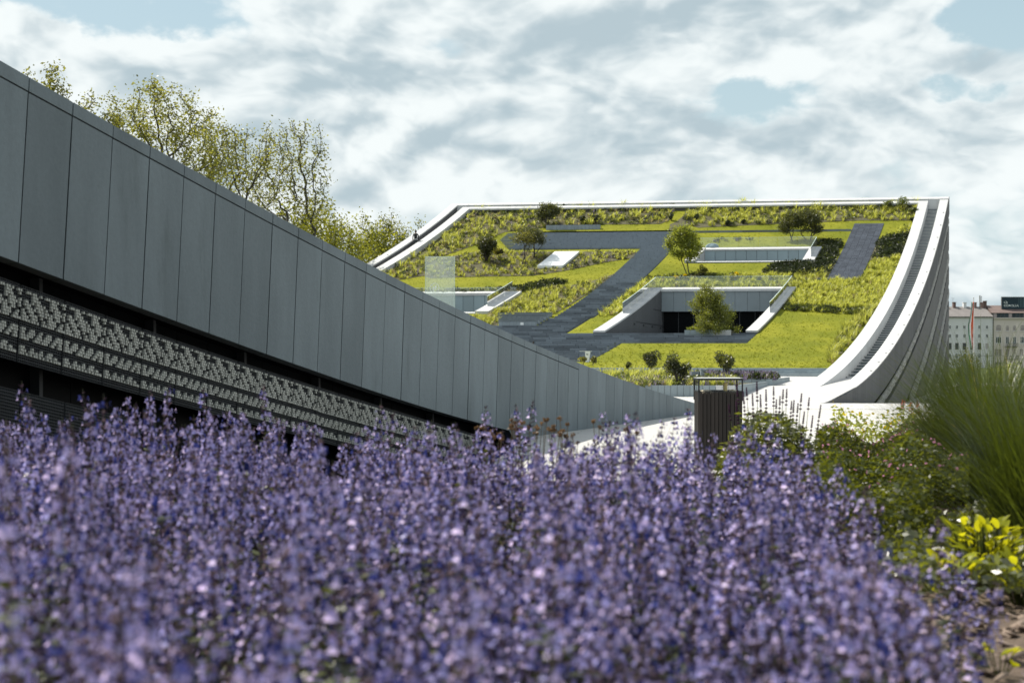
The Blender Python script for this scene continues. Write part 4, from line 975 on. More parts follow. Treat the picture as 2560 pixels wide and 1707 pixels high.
# ------------------------------------------------------------------ trees and shrubs
def tube_np(pts, rad, n):
    pts = np.asarray(pts); k = len(pts); V = []
    for i in range(k):
        d = pts[min(i + 1, k - 1)] - pts[max(i - 1, 0)]; d = d / (np.linalg.norm(d) + 1e-9)
        a = np.cross(d, [0.31, .2, .93]); a /= np.linalg.norm(a) + 1e-9; c = np.cross(d, a)
        for j in range(n):
            th = 2 * math.pi * j / n; V.append(pts[i] + (a * math.cos(th) + c * math.sin(th)) * rad[i])
    Q = [(i * n + j, i * n + (j + 1) % n, (i + 1) * n + (j + 1) % n, (i + 1) * n + j) for i in range(k - 1) for j in range(n)]
    return np.array(V), np.array(Q), np.zeros(len(Q), int)
def grow(seed, H, W, base_f, leaf_n, leafspread, att=420, step=None, lobes=7, stems=1, r_tip=.010, lobez=(-.35, .55), D=None, cone=0):
    """tree skeleton grown towards points scattered through the crown volume"""
    g = np.random.default_rng(seed); D = D or W * .8; zc0 = H * (base_f + (1 - base_f) * .5)
    L = []
    for k in range(lobes):
        a = 2 * math.pi * (k + g.uniform(0, .8)) / lobes; f = g.uniform(.35, .95); zz = g.uniform(*lobez)
        L.append((f * W * .36 * math.cos(a), f * D * .36 * math.sin(a), zc0 + zz * H * (1 - base_f) * .38, g.uniform(.20, .30)))
    L.append((g.normal() * W * .06, 0, zc0 + H * (1 - base_f) * .24, .24))
    A = []
    while len(A) < att:
        l = L[g.integers(0, len(L))]; d = g.normal(size=3); d *= g.uniform(.2, 1) ** .5 / np.linalg.norm(d)
        A.append((l[0] + d[0] * l[3] * W, l[1] + d[1] * l[3] * D, min(H, l[2] + d[2] * l[3] * H * (1 - base_f) * 1.15)))
    A = np.array(A)
    if cone: A[:, :2] *= (1.15 - cone * np.clip(A[:, 2:3] / H, 0, 1))
    step = step or H * .034; kill = step * 1.6
    nodes = []; par = []
    for s_ in range(stems):
        p = np.array([g.normal() * .05 * W * (stems > 1), g.normal() * .05 * W * (stems > 1), -.1]); prev = -1; tgt = np.array([g.normal() * .14 * W * (stems > 1), g.normal() * .14 * W * (stems > 1), H * base_f * 1.12]); k = max(3, int(H * base_f / step))
        p0 = p.copy()
        for i in range(k + 1):
            nodes.append(p0 + (tgt - p0) * i / k + g.normal(size=3) * step * .08); par.append(prev); prev = len(nodes) - 1
    alive = np.ones(len(A), bool)
    for it in range(110):
        Nn = np.array(nodes); Av = A[alive]
        if len(Av) < 4: break
        d2 = ((Av[:, None] - Nn[None]) ** 2).sum(-1); near = d2.argmin(1); new = {}
        for a_, n_ in zip(Av, near):
            v = a_ - Nn[n_]; new.setdefault(n_, []).append(v / (np.linalg.norm(v) + 1e-9))
        added = 0
        for n_, vs in new.items():
            v = np.mean(vs, 0) + g.normal(size=3) * .22 + np.array([0, 0, .06]); v /= np.linalg.norm(v) + 1e-9; q = Nn[n_] + v * step
            nodes.append(q); par.append(int(n_)); added += 1
        Nn = np.array(nodes[-added:]) if added else Nn
        dm = ((A[:, None] - Nn[None]) ** 2).sum(-1).min(1); alive &= dm > kill ** 2
        if not added or len(nodes) > 2600: break
    Nn = np.array(nodes); par = np.array(par); kids = [[] for _ in nodes]; rad = np.zeros(len(nodes))
    for i, p in enumerate(par):
        if p >= 0: kids[p].append(i)
    for i in range(len(nodes) - 1, -1, -1):
        rad[i] = r_tip if not kids[i] else sum(rad[k] ** 2.3 for k in kids[i]) ** (1 / 2.3)
    tubes = []; leafb = []
    for i in range(len(nodes)):
        for c in kids[i]:
            if par[i] >= 0 and c != max(kids[i], key=lambda q: rad[q]): pass
        if par[i] < 0 or len(kids[par[i]]) > 1:          # start of a limb: follow its strongest child
            P = [Nn[par[i]]] if par[i] >= 0 else []; rr = [min(rad[par[i]], rad[i] * 1.25)] if par[i] >= 0 else []
            c = i
            while True:
                P.append(Nn[c]); rr.append(rad[c])
                if len(kids[c]) != 1: break
                c = kids[c][0]
            if len(P) > 1: tubes.append(tube_np(P, rr, 6 if rr[0] > r_tip * 4 else (4 if rr[0] > r_tip * 1.8 else 3)))
    tip = np.where(rad < r_tip * 1.9)[0]; w = g.integers(0, len(tip), leaf_n)
    pts = Nn[tip[w]] + (Nn[np.maximum(par[tip[w]], 0)] - Nn[tip[w]]) * g.uniform(0, 1, leaf_n)[:, None] + g.normal(size=(leaf_n, 3)) * leafspread
    return tubes, pts
def fit_tree(tubes, pts, H, W):
    """scale the grown tree to a wanted height and crown width"""
    top = np.percentile(pts[:, 2], 99.5); w = np.percentile(pts[:, 0], 98) - np.percentile(pts[:, 0], 2)
    sz, sx = H / top, W / w; S = np.array([sx, sx, sz])
    return [(v * S, q, m) for v, q, m in tubes], pts * S
def tree(name, label, loc, seed, H, W, leaf, bark, leaf_n, leaf_size, group=None, cat='tree', base_f=.35, leafspread=.2, **kw):
    tubes, pts = grow(seed, H, W, base_f, leaf_n, leafspread, **kw)
    tubes, pts = fit_tree(tubes, pts, H, W)
    o = empty(name, loc, label=label, cat=cat, group=group)
    V, Q, mi = merge(tubes); obj('trunk', mesh_np('trunk', V, Q, M[bark], smooth=True), o)
    V, Q, mi = leafcloud(pts, leaf_size, seed + 5); obj('crown', mesh_np('crown', V, Q, M[leaf]), o)
    return o
def bush(name, label, loc, seed, w, h, leaf, n, size, bark='trunk_bark', group=None, cat='shrub', lobes=6, stem=True, leaf2=None):
    g = np.random.default_rng(seed); P = []
    o = empty(name, loc, label=label, cat=cat, group=group); mb = MB()
    for k in range(lobes):
        a = g.uniform(0, 6.28); rr = w * .28 * math.sqrt(g.uniform(0, 1)); zc_ = h * g.uniform(.35, .8); s = g.uniform(.55, 1.0)
        c = (rr * math.cos(a), rr * math.sin(a), zc_)
        P.append(blob_pts(n // lobes, c, (w * .26 * s + .02, w * .26 * s + .02, h * .26 * s + .02), seed * 31 + k, .35))
        mb.tube([(c[0] * .1, c[1] * .1, -.05), (c[0] * .5, c[1] * .5, h * .3), (c[0], c[1], zc_ + h * .1)], [w * .02 + .004, w * .014 + .003, .003], 5)
    P = np.concatenate(P); P = P[P[:, 2] > 0.02]
    if stem: mb.build('trunk', M[bark], o, smooth=True)
    V, Q, mi = leafcloud(P, size, seed + 3); obj('crown', mesh_np('crown', V, Q, [M[leaf]]), o)
    return o
def gp(X, y, z): return ((X - CX) / FPX * y, y, z)
def S2(X, Y): return roof(*tm(X, Y))

tree('small_roof_tree', 'dark small tree breaking the crest line at the top of the roof garden', S2(1373, 570), 21, 2.35, 2.1, 'tree_dark_leaf', 'trunk_bark', 5000, .15, base_f=.2, stems=2, leafspread=.12, r_tip=.008)
bush('round_roof_tree', 'round dark bushy tree on the left meadow of the roof garden', S2(1215.4, 657), 31, 2.7, 2.45, 'tree_dark_leaf', 5200, .16, cat='tree', lobes=14)
tree('thin_roof_tree', 'thin multi-stem tree with pale tips left of the white skylight slab', S2(1308, 661), 41, 3.0, 1.9, 'tree_birch_leaf', 'trunk_bark', 1500, .13, base_f=.45, stems=3, leafspread=.12, r_tip=.008)
tree('thin_roof_tree', 'darker tree behind the thin tree beside the white skylight slab', S2(1331, 645), 43, 2.75, 2.2, 'tree_dark_leaf', 'trunk_bark', 4600, .15, base_f=.4, stems=2, leafspread=.13, r_tip=.008)
bush('roof_shrub', 'yellow green bushy shrub right of the round dark tree', S2(1250, 648), 45, 1.3, 1.0, 'tree_birch_leaf', 700, .15)
tree('lime_green_tree', 'bright lime green young tree on the roof lawn beside the ribbon window', S2(1717, 686), 51, 4.1, 2.6, 'tree_lime_leaf', 'trunk_bark', 8500, .16, base_f=.26, stems=2, leafspread=.17, lobez=(-.7, .8), r_tip=.008)
tree('twin_roof_tree', 'left of the two dark trees behind the ribbon window', S2(1975, 603), 61, 2.75, 1.8, 'tree_dark_leaf', 'trunk_bark', 5200, .13, lobez=(-.8, .6), base_f=.24, stems=2, leafspread=.13, r_tip=.008)
tree('twin_roof_tree', 'right of the two dark trees behind the ribbon window', S2(2026, 602), 64, 2.95, 2.2, 'tree_dark_leaf', 'trunk_bark', 6500, .13, lobez=(-.8, .6), base_f=.20, stems=3, leafspread=.13, r_tip=.008)
bush('roof_shrub', 'small dark shrub at the foot of the lime green tree', S2(1757, 690), 65, 1.05, 1.0, 'tree_birch_leaf', 600, .12)
for i, (X, Y, s) in enumerate(((1692, 698, .65), (1714, 696, .6), (1843, 692, .7))):
    lab = ['yellow flowering shrub, leftmost by the diagonal steps', 'yellow flowering shrub under the lime green tree trunk', 'yellow flowering shrub below the middle of the ribbon window'][i]
    bush('yellow_shrub', lab, S2(X, Y), 70 + i, s * 1.1, s * .62, 'yellow_bloom', 220, .12, lobes=4, group='yellow flowering shrubs on the roof')
for i, (X, Y, w, h, lab) in enumerate(((2225, 528, 1.7, 1.1, 'mid green shrub at the upper right corner of the roof garden'), (2262, 528, 1.9, 1.45, 'largest green shrub against the upper right parapet corner'), (2283, 537, 1.2, .9, 'small green shrub against the right parapet below the corner'),
        (1410, 525, .35, .62, 'tiny columnar conifer right of the crest tree'), (1679, 553, .8, .85, 'dark round shrub left of the bare soil path'), (1738, 552, .9, .7, 'dark round shrub right of the bare soil path'), (1822, 565, 1.1, .55, 'low dark shrub on the upper lawn edge, left'), (1860, 560, .7, .45, 'low dark shrub on the upper lawn edge, right'),
        (1455, 560, 1.0, .8, 'dark shrub in the crest meadow above the stone bench wall'), (1490, 560, .9, .95, 'taller dark shrub in the crest meadow right of the stone bench wall'), (2283, 556, .7, .5, 'dark tuft against the right parapet above the yellow grass'))):
    bush('meadow_shrub', lab, S2(X, Y), 80 + i, w, h, 'mid_leaf' if i < 3 else 'dark_leaf', 420, .15, lobes=5, group='shrubs of the crest meadow')
# birch in the entrance planter
def entrance_planter():
    t = 96.6; o = empty('entrance_planter', label='long stone planter box in front of the dark entrance', cat='planter'); fl = Rz(97.0)
    ms = np.linspace(11.6, 14.75, 9)
    for i, (a, b) in enumerate(zip(ms[:-1], ms[1:])):
        mb = MB(); mb.hexa([pt(t, b - .006, fl - .1), pt(t, a + .006, fl - .1), pt(t + .12, a + .006, fl - .1), pt(t + .12, b - .006, fl - .1), pt(t, b - .006, fl + .32), pt(t, a + .006, fl + .32), pt(t + .12, a + .006, fl + .32), pt(t + .12, b - .006, fl + .32)])
        mb.build('planter_panel', M['planter_panel'] if i > 2 else M['pale_concrete'], o)
    mb = MB(); mb.hexa([pt(t + .12, 14.75, fl - .1), pt(t + .12, 11.6, fl - .1), pt(t + 1.5, 11.6, fl - .1), pt(t + 1.5, 14.75, fl - .1), pt(t + .12, 14.75, fl + .27), pt(t + .12, 11.6, fl + .27), pt(t + 1.5, 11.6, fl + .27), pt(t + 1.5, 14.75, fl + .27)])
    mb.build('planter_soil', M['roof_soil'], o)
    g = np.random.default_rng(8); n = 90
    pos = np.array([pt(t + a, b, fl + .26) for a, b in zip(g.uniform(.15, 1.4, n), g.uniform(11.7, 14.7, n))])
    V, Q, mi = scatter(TEMP['mid'] + TEMP['feather'], pos, g.uniform(.5, .9, n), g.uniform(0, 6, n), g.integers(0, 8, n))
    obj('planter_grasses', mesh_np('planter_grasses', V, Q, [M[k] for k in MATS_BED], mi), label='low grasses filling the entrance planter', cat='planting', kind='stuff')
    tree('birch_tree', 'bushy olive green tree growing from the planter in front of the entrance', pt(t + .7, 13.1, fl + .2), 92, 3.15, 2.75, 'birch_leaf', 'trunk_bark', 19000, .105, base_f=.04, lobez=(-1.3, .8), lobes=15, stems=3, leafspread=.12, r_tip=.007, att=800, cone=.75)
entrance_planter()

# planters on the cobbles
def plaza_planters():
    def box_planter(x0, x1, y0, dy, ztop, zbot, n, label, pale=()):
        o = empty('stone_planter', label=label, cat='planter', group='stone planters on the cobbles'); sk = lambda x: y0 + SK * (x1 - x)
        xs = np.linspace(x0, x1, n + 1)
        for i, (a, b) in enumerate(zip(xs[:-1], xs[1:])):
            mb = MB(); mb.hexa([(a + .008, sk(a), zbot - .2), (b - .008, sk(b), zbot - .2), (b - .008, sk(b) + .1, zbot - .2), (a + .008, sk(a) + .1, zbot - .2), (a + .008, sk(a), ztop), (b - .008, sk(b), ztop), (b - .008, sk(b) + .1, ztop), (a + .008, sk(a) + .1, ztop)])
            mb.build('planter_panel', M['pale_concrete' if i in pale else 'planter_panel'], o)
        k = max(2, int(dy / .7)); ys = np.linspace(0, dy, k + 1)
        for a, b in zip(ys[:-1], ys[1:]):
            X = lambda s: x1 + KAP * s
            mb = MB(); mb.hexa([(X(a) - .1, y0 + a + .1, zbot - .2), (X(a), y0 + a + .1, zbot - .2), (X(b), y0 + b + .1, zbot - .2), (X(b) - .1, y0 + b + .1, zbot - .2), (X(a) - .1, y0 + a + .1, ztop), (X(a), y0 + a + .1, ztop), (X(b), y0 + b + .1, ztop), (X(b) - .1, y0 + b + .1, ztop)])
            mb.build('planter_panel', M['planter_panel'], o)
        mb = MB(); mb.add([(x0, sk(x0) + .1, ztop - .06), (x1, y0 + .1, ztop - .06), (x1 + KAP * dy, y0 + dy, ztop - .06), (x0, sk(x0) + dy, ztop - .06)], [(0, 1, 2, 3)])
        mb.build('planter_soil', M['roof_soil'], o)
        return o
    y1 = 66; zt1 = EYE - (963.4 - HY) / FPX * y1
    box_planter(gp(1600, y1, 0)[0], gp(1838, y1, 0)[0], y1, 7.5, zt1, gz(y1), 15, 'long stone planter behind the wall tip, left of the litter bin lid', (13, 14, 12))
    y2 = 74; zt2 = EYE - (947.5 - HY) / FPX * y2
    box_planter(gp(1760, y2, 0)[0], gp(1931, y2, 0)[0], y2, 5, zt2, gz(y2), 10, 'stone planter with lavender mounds beside the cobbles')
    # dark retaining walls behind
    for k, (X0, X1, Yt, Yb, y) in enumerate(((1490, 1672, 928, 940, 79.5), (1728, 1850, 928.5, 940, 79.5))):
        xs = np.linspace(gp(X0, y, 0)[0], gp(X1, y, 0)[0], 7); o = empty('retaining_wall', label=['low dark retaining wall behind the left planter shrubs', 'low dark retaining wall behind the middle planter shrub'][k], cat='wall', group='low retaining walls')
        z1, z0 = EYE - (Yt - HY) / FPX * y, EYE - (Yb + 4 - HY) / FPX * y
        for a, b in zip(xs[:-1], xs[1:]):
            mb = MB(); mb.box((a + .006, y, z0 - .4), (b - .006, y + .2, z1)); mb.build('wall_block', M['dark_stone'], o)
    mb = MB(); a = gp(1752, 79.3, 0); b = gp(1765, 79.3, 0); z1 = EYE - (925 - HY) / FPX * 79.3
    mb.box((a[0], 79.2, -.6), (b[0], 79.5, z1)); mb.box((a[0] - .03, 79.17, z1 + .002), (b[0] + .03, 79.53, z1 + .05)); mb.build('stone_pier', M['bench_stone'], label='short square stone pier between the planters', cat='pier')
    g = np.random.default_rng(12)
    def fill(name, label, X0, X1, ya, yb, keys, n, za, zb, smin=.6, smax=1.1):
        T = []; 
        for k in keys: T += TEMP[k]
        y = g.uniform(ya, yb, n); X = g.uniform(X0, X1, n); pos = np.array([gp(a, b, float(np.interp(b, [ya, yb], [za, zb]))) for a, b in zip(X, y)])
        V, Q, mi = scatter(T, pos, g.uniform(smin, smax, n), g.uniform(0, 6.28, n), g.integers(0, len(T), n))
        obj(name, mesh_np(name, V, Q, [M[k] for k in MATS_BED], mi), label=label, cat='planting', kind='stuff')
    fill('border_planting', 'flowering border of purple spikes in the left stone planter', 1500, 1840, 66.3, 73, ['mid', 'lav', 'feather', 'feather', 'lav', 'mid', 'straw'], 330, zt1 - .06, zt1 + .05)
    fill('border_planting', 'yellow green border behind the near wall slope', 1480, 1670, 74, 79, ['feather', 'mid', 'lav', 'tall'], 160, zt1, zt1 + .2)
    fill('border_planting', 'dense lavender mounds in the right stone planter', 1770, 1938, 74.2, 78.5, ['lav', 'lav', 'dark', 'white'], 330, zt2 - .06, zt2 - .0, .8, 1.3)
    fill('border_planting', 'grasses along the foot of the lower lawn', 1500, 1800, 80, 83.5, ['feather', 'mid', 'lav'], 150, .12, .25, .5, .9)
    for i, (X, Yb, y, w, h, lab, sd) in enumerate(((1628, 930, 78, 1.25, 1.25, 'dark leafy shrub in the border nearest the near wall', 3), (1697, 962, 67.5, 1.5, 1.55, 'largest dark shrub standing in the left stone planter', 4), (1818, 948, 75.5, 1.45, 1.5, 'dark shrub with lit tips left of the lavender mounds', 5), (1458, 915, 84, .7, .55, 'small yellow green shrub at the wall below the white sign', 6), (1572, 928, 78.3, .5, .55, 'small grey upright shrub left of the dark leafy shrub', 7), (1482, 912, 84, .5, .5, 'small pale sapling on the lower lawn beside the wall', 8))):
        bush('border_shrub', lab, gp(X, y, EYE - (Yb - HY) / FPX * y), 200 + sd, w, h, 'tree_birch_leaf' if sd in (6, 8) else 'tree_dark_leaf', 1700 if i < 3 else 300, .12, lobes=9 if i < 3 else 4, group='shrubs in the plaza borders')
plaza_planters()

# ------------------------------------------------------------------ park trees left of the far wing
def park_trees():
    spec = [  # X centre, top Y, distance, width in photo px, seed, leaves, leaf, label
        (405, 210, 104, 310, 11, 12000, 'plane_leaf', 'largest broad plane tree rising over the concrete wall'),
        (255, 236, 99, 150, 12, 4500, 'plane_leaf', 'plane tree with fine pale foliage left of the largest one'),
        (100, 172, 93, 150, 13, 7000, 'plane_leaf', 'plane tree top peeking over the highest part of the wall'),
        (590, 318, 112, 230, 14, 5600, 'plane_leaf', 'sparse plane tree with dark forked limbs in the middle of the row'),
        (728, 306, 118, 190, 17, 4000, 'plane_leaf', 'sparse plane tree at the right end of the row with bare twigs'),
    ]
    for X, Yt, y, w, sd, n, leaf, lab in spec:
        H = (HY - Yt) / FPX * y + EYE + 3; W = w / FPX * y
        tree('plane_tree', lab, gp(X, y, -3), sd, H, W, leaf, 'plane_bark', n, .225, group='plane trees behind the wall', base_f=.52, leafspread=.30, att=1300, r_tip=.026, lobes=13, step=.52, lobez=(-.6, .75), stems=2)
    for i, (X, Yt, y, w, n, leaf, lab) in enumerate(((850, 540, 128, 210, 15000, 'bush_leaf', 'bright yellow green tree crown at the wall, right of the plane trees'), (775, 505, 122, 170, 11000, 'bush_leaf', 'pale yellow tree crown under the sparse plane tree'), (925, 552, 136, 140, 11000, 'bush_leaf', 'yellow green tree crown left of the dark one by the roof edge'), (968, 566, 140, 95, 8000, 'bush_dark', 'dark green tree crown beside the left parapet'),
            (985, 543, 170, 190, 9000, 'plane_leaf', 'pale olive tree crown farther back behind the left parapet'), (1045, 553, 185, 90, 3000, 'plane_leaf', 'thin olive tree top touching the left parapet edge'))):
        H = (HY - Yt) / FPX * y + EYE + 3
        tree('broad_tree', lab, gp(X, y, -3), 300 + i, H, w / FPX * y * 1.1, leaf, 'plane_bark', n, .27, group='broad trees left of the far wing', base_f=.12, leafspread=.40, att=520, r_tip=.022, lobes=11, step=.62)
park_trees()

# ------------------------------------------------------------------ person, bird, signs, bin
def skin_mesh(name, joints, edges, mats, pick, subdiv=2):
    me = bpy.data.meshes.new(name); me.from_pydata([j[0] for j in joints], edges, [])
    o = bpy.data.objects.new(name, me); COL.objects.link(o)
    sk = o.modifiers.new('skin', 'SKIN'); sk.use_smooth_shade = True
    for i, j in enumerate(joints): me.skin_vertices[0].data[i].radius = j[1] if isinstance(j[1], tuple) else (j[1], j[1])
    me.skin_vertices[0].data[0].use_root = True
    ss = o.modifiers.new('sub', 'SUBSURF'); ss.levels = subdiv; ss.render_levels = subdiv
    dg = bpy.context.evaluated_depsgraph_get(); dg.update(); nm = bpy.data.meshes.new_from_object(o.evaluated_get(dg))
    bpy.data.objects.remove(o); nm.name = name
    nm.materials.clear()
    for m in mats: nm.materials.append(m)
    for p in nm.polygons: p.material_index = pick(p.center); p.use_smooth = True
    return nm
def person():
    t, m = 126.9, 47.25; z = Pz(t) - .86 + .03
    J = [((0, 0, .95), (.15, .11)), ((0, 0, 1.12), (.15, .11)), ((0, .01, 1.33), (.18, .12)), ((0, .02, 1.45), (.13, .09)), ((0, .03, 1.52), .055), ((0, .05, 1.62), (.085, .10)), ((0, .05, 1.72), (.075, .085)),
         ((.21, .01, 1.41), .065), ((.27, -.02, 1.15), .050), ((.26, .06, .92), .042), ((.25, .10, .83), (.025, .04)), ((-.21, .01, 1.41), .065), ((-.27, -.03, 1.15), .050), ((-.27, -.02, .90), .042), ((-.26, .0, .81), (.025, .04)),
         ((.10, 0, .86), .095), ((.11, .12, .52), .068), ((.11, .16, .17), .05), ((.11, .22, .13), .045), ((.11, .34, .12), .035), ((-.10, 0, .86), .095), ((-.11, .01, .48), .068), ((-.11, -.08, .09), .05), ((-.11, -.04, .04), .045), ((-.11, .08, .03), .035)]
    Eg = [(0, 1), (1, 2), (2, 3), (3, 4), (4, 5), (5, 6), (3, 7), (7, 8), (8, 9), (9, 10), (3, 11), (11, 12), (12, 13), (13, 14), (0, 15), (15, 16), (16, 17), (17, 18), (18, 19), (0, 20), (20, 21), (21, 22), (22, 23), (23, 24)]
    def pick(c):
        if c.z > 1.52: return 0
        if c.z < .88 and abs(c.x) > .2: return 0
        if c.z < .9: return 3
        if c.z < 1.12 and abs(c.x) < .2: return 2
        return 1 if c.z > 1.36 or abs(c.x) > .19 else 2
    o = obj('person', skin_mesh('person', J, Eg, [M['skin'], M['jacket_dark'], M['jacket_pale'], M['trousers']], pick), label='person in a dark and pale jacket walking up the left edge stair, seen from behind', cat='person')
    o.location = pt(t, m, z); o.rotation_euler = (0, 0, -.15)
    g = MB(); g.lathe([(.0, .135), (.06, .12), (.095, .06), (.105, 0), (.09, -.07), (.06, -.1)], (0, .035, 1.68), 12); h = g.build('hair', M['hair_dark'], o, smooth=True)
    mb = MB(); bm = bmesh.new(); bmesh.ops.create_cube(bm, size=1); bmesh.ops.scale(bm, vec=(.30, .17, .46), verts=bm.verts); bmesh.ops.bevel(bm, geom=bm.edges[:] + bm.verts[:], offset=.06, segments=3, affect='EDGES')
    me = bpy.data.meshes.new('backpack'); bm.to_mesh(me); bm.free(); me.materials.append(M['pack_dark'])
    b = obj('backpack', me, label='dark backpack on the back of the walking person', cat='backpack'); b.location = Vector(pt(t, m, z)) + Vector((0, -.19, 1.24)); b.rotation_euler = (0, 0, -.15)
    for s in (-.09, .09):
        mb = MB(); mb.tube([(s, .07, .2), (s, .16, .25), (s, .25, .2), (s, .28, 0), (s, .1, -.18)], .018, 5); mb.build('strap', M['pack_dark'], b)
    mb = MB(); mb.box((-.10, -.115, -.17), (.10, -.08, .02)); mb.build('front_pocket', M['jacket_dark'], b)
person()
def bird():
    u = (1349 - CX) / FPX; t = CW / (KAP - u); z = n_top(t)
    mb = MB(); mb.lathe([(.0, -.045), (.014, -.035), (.02, -.01), (.018, .015), (.010, .032), (.013, .042), (.012, .055), (0, .064)], (0, 0, .055), 8)
    o = obj('small_bird', mb.data('small_bird', M['bird_brown'], True), label='tiny dark bird perched on the coping of the near wall', cat='bird')
    o.location = wl(t, z, -.15); o.rotation_euler = (.35, 0, .6)
    mb = MB(); mb.add([(-.008, -.02, .02), (.008, -.02, .02), (.01, -.06, -.005), (-.01, -.06, -.005)], [(0, 1, 2, 3)]); mb.hexa([(-.003, .01, .105), (.003, .01, .105), (.001, .028, .103), (-.001, .028, .103), (-.003, .01, .11), (.003, .01, .11), (.001, .028, .104), (-.001, .028, .104)])
    mb.build('tail_and_beak', M['bird_brown'], o)
    mb = MB(); mb.tube([(-.008, 0, .02), (-.008, 0, -.01)], .002, 4); mb.tube([(.008, 0, .02), (.008, 0, -.01)], .002, 4); mb.build('leg', M['bird_brown'], o)
bird()
def glass_sign():
    y = 25.5; a, b = gp(1063.5, y, 0)[0], gp(1136.5, y, 0)[0]; z1 = EYE + (HY - 642) / FPX * y; z0 = z1 - 1.25
    mb = MB(); mb.box((a, y, z0), (b, y + .016, z1))
    o = mb.build('glass_sign', M['sign_glass'], label='upright glass pane with a white no-stepping pictogram behind the near wall', cat='sign')
    mb = MB(); e = .006
    mb.box((a - e, y - .001, z0), (a, y + .017, z1)); mb.box((b, y - .001, z0), (b + e, y + .017, z1)); mb.box((a, y - .001, z1 + .001), (b, y + .017, z1 + e)); mb.build('glass_edge', M['glass_edge'], o)
    cxp, czp = zc(977, 1350, 920, 490); c = gp(cxp, y, EYE + (HY - czp) / FPX * y); r = .087
    mb = MB(); n = 40; yy = y - .004
    def ring(r0, r1):
        for k in range(n):
            q = []
            for rr, kk in ((r0, k), (r1, k), (r1, k + 1), (r0, k + 1)): th = 2 * math.pi * kk / n; q.append((c[0] + rr * math.cos(th), yy, c[2] + rr * math.sin(th)))
            mb.add(q, [(0, 1, 2, 3)])
    ring(r - .011, r)
    def seg(x0, z0, x1, z1, w):
        d = Vector((x1 - x0, 0, z1 - z0)).normalized(); s = Vector((d.z, 0, -d.x)) * w / 2; p, q = Vector((c[0] + x0, yy, c[2] + z0)), Vector((c[0] + x1, yy, c[2] + z1))
        mb.add([p - s, p + s, q + s, q - s], [(0, 1, 2, 3)])
    seg(-.058, .058, -.034, .034, .014); seg(.034, -.034, .058, -.058, .014)
    def ell(x, z, rx, rz, rot, k=16):
        vs = [(c[0] + x + rx * math.cos(2 * math.pi * i / k) * math.cos(rot) - rz * math.sin(2 * math.pi * i / k) * math.sin(rot), yy, c[2] + z + rx * math.cos(2 * math.pi * i / k) * math.sin(rot) + rz * math.sin(2 * math.pi * i / k) * math.cos(rot)) for i in range(k)]
        mb.add(vs, [tuple(range(k))])
    for dx, dz, s in ((-.020, -.012, .12), (.021, .012, -.12)):
        ell(dx, dz + .012, .0155, .024, s); ell(dx + (.003 if dx < 0 else -.003), dz - .028, .011, .013, s)
    mb.build('pictogram', M['white_print'], o)
glass_sign()
def white_sign():
    x, y, z = S2(1468, 905); o = empty('white_sign', (x, y, z), label='white tapered notice panel standing on the terrace steps above the near wall', cat='sign')
    mb = MB(); mb.hexa([(-.12, -.01, -.1), (.10, -.01, -.1), (.10, .03, -.1), (-.12, .03, -.1), (-.13, -.01, .66), (.20, -.01, .66), (.20, .03, .66), (-.13, .03, .66)]); mb.build('panel', M['white_panel'], o)
    mb = MB(); mb.box((-.48, -.03, .665), (.30, .10, .69)); mb.build('top_plate', M['white_panel'], o)
    mb = MB()
    for dx in (-.03, .045): mb.lathe([(.0, 0), (.022, .02), (.022, .05), (0, .07)], (dx, -.02, .48), 8)
    mb.box((-.04, -.016, .44), (.06, -.012, .47)); mb.build('pictogram', M['pictogram_gray'], o)
white_sign()
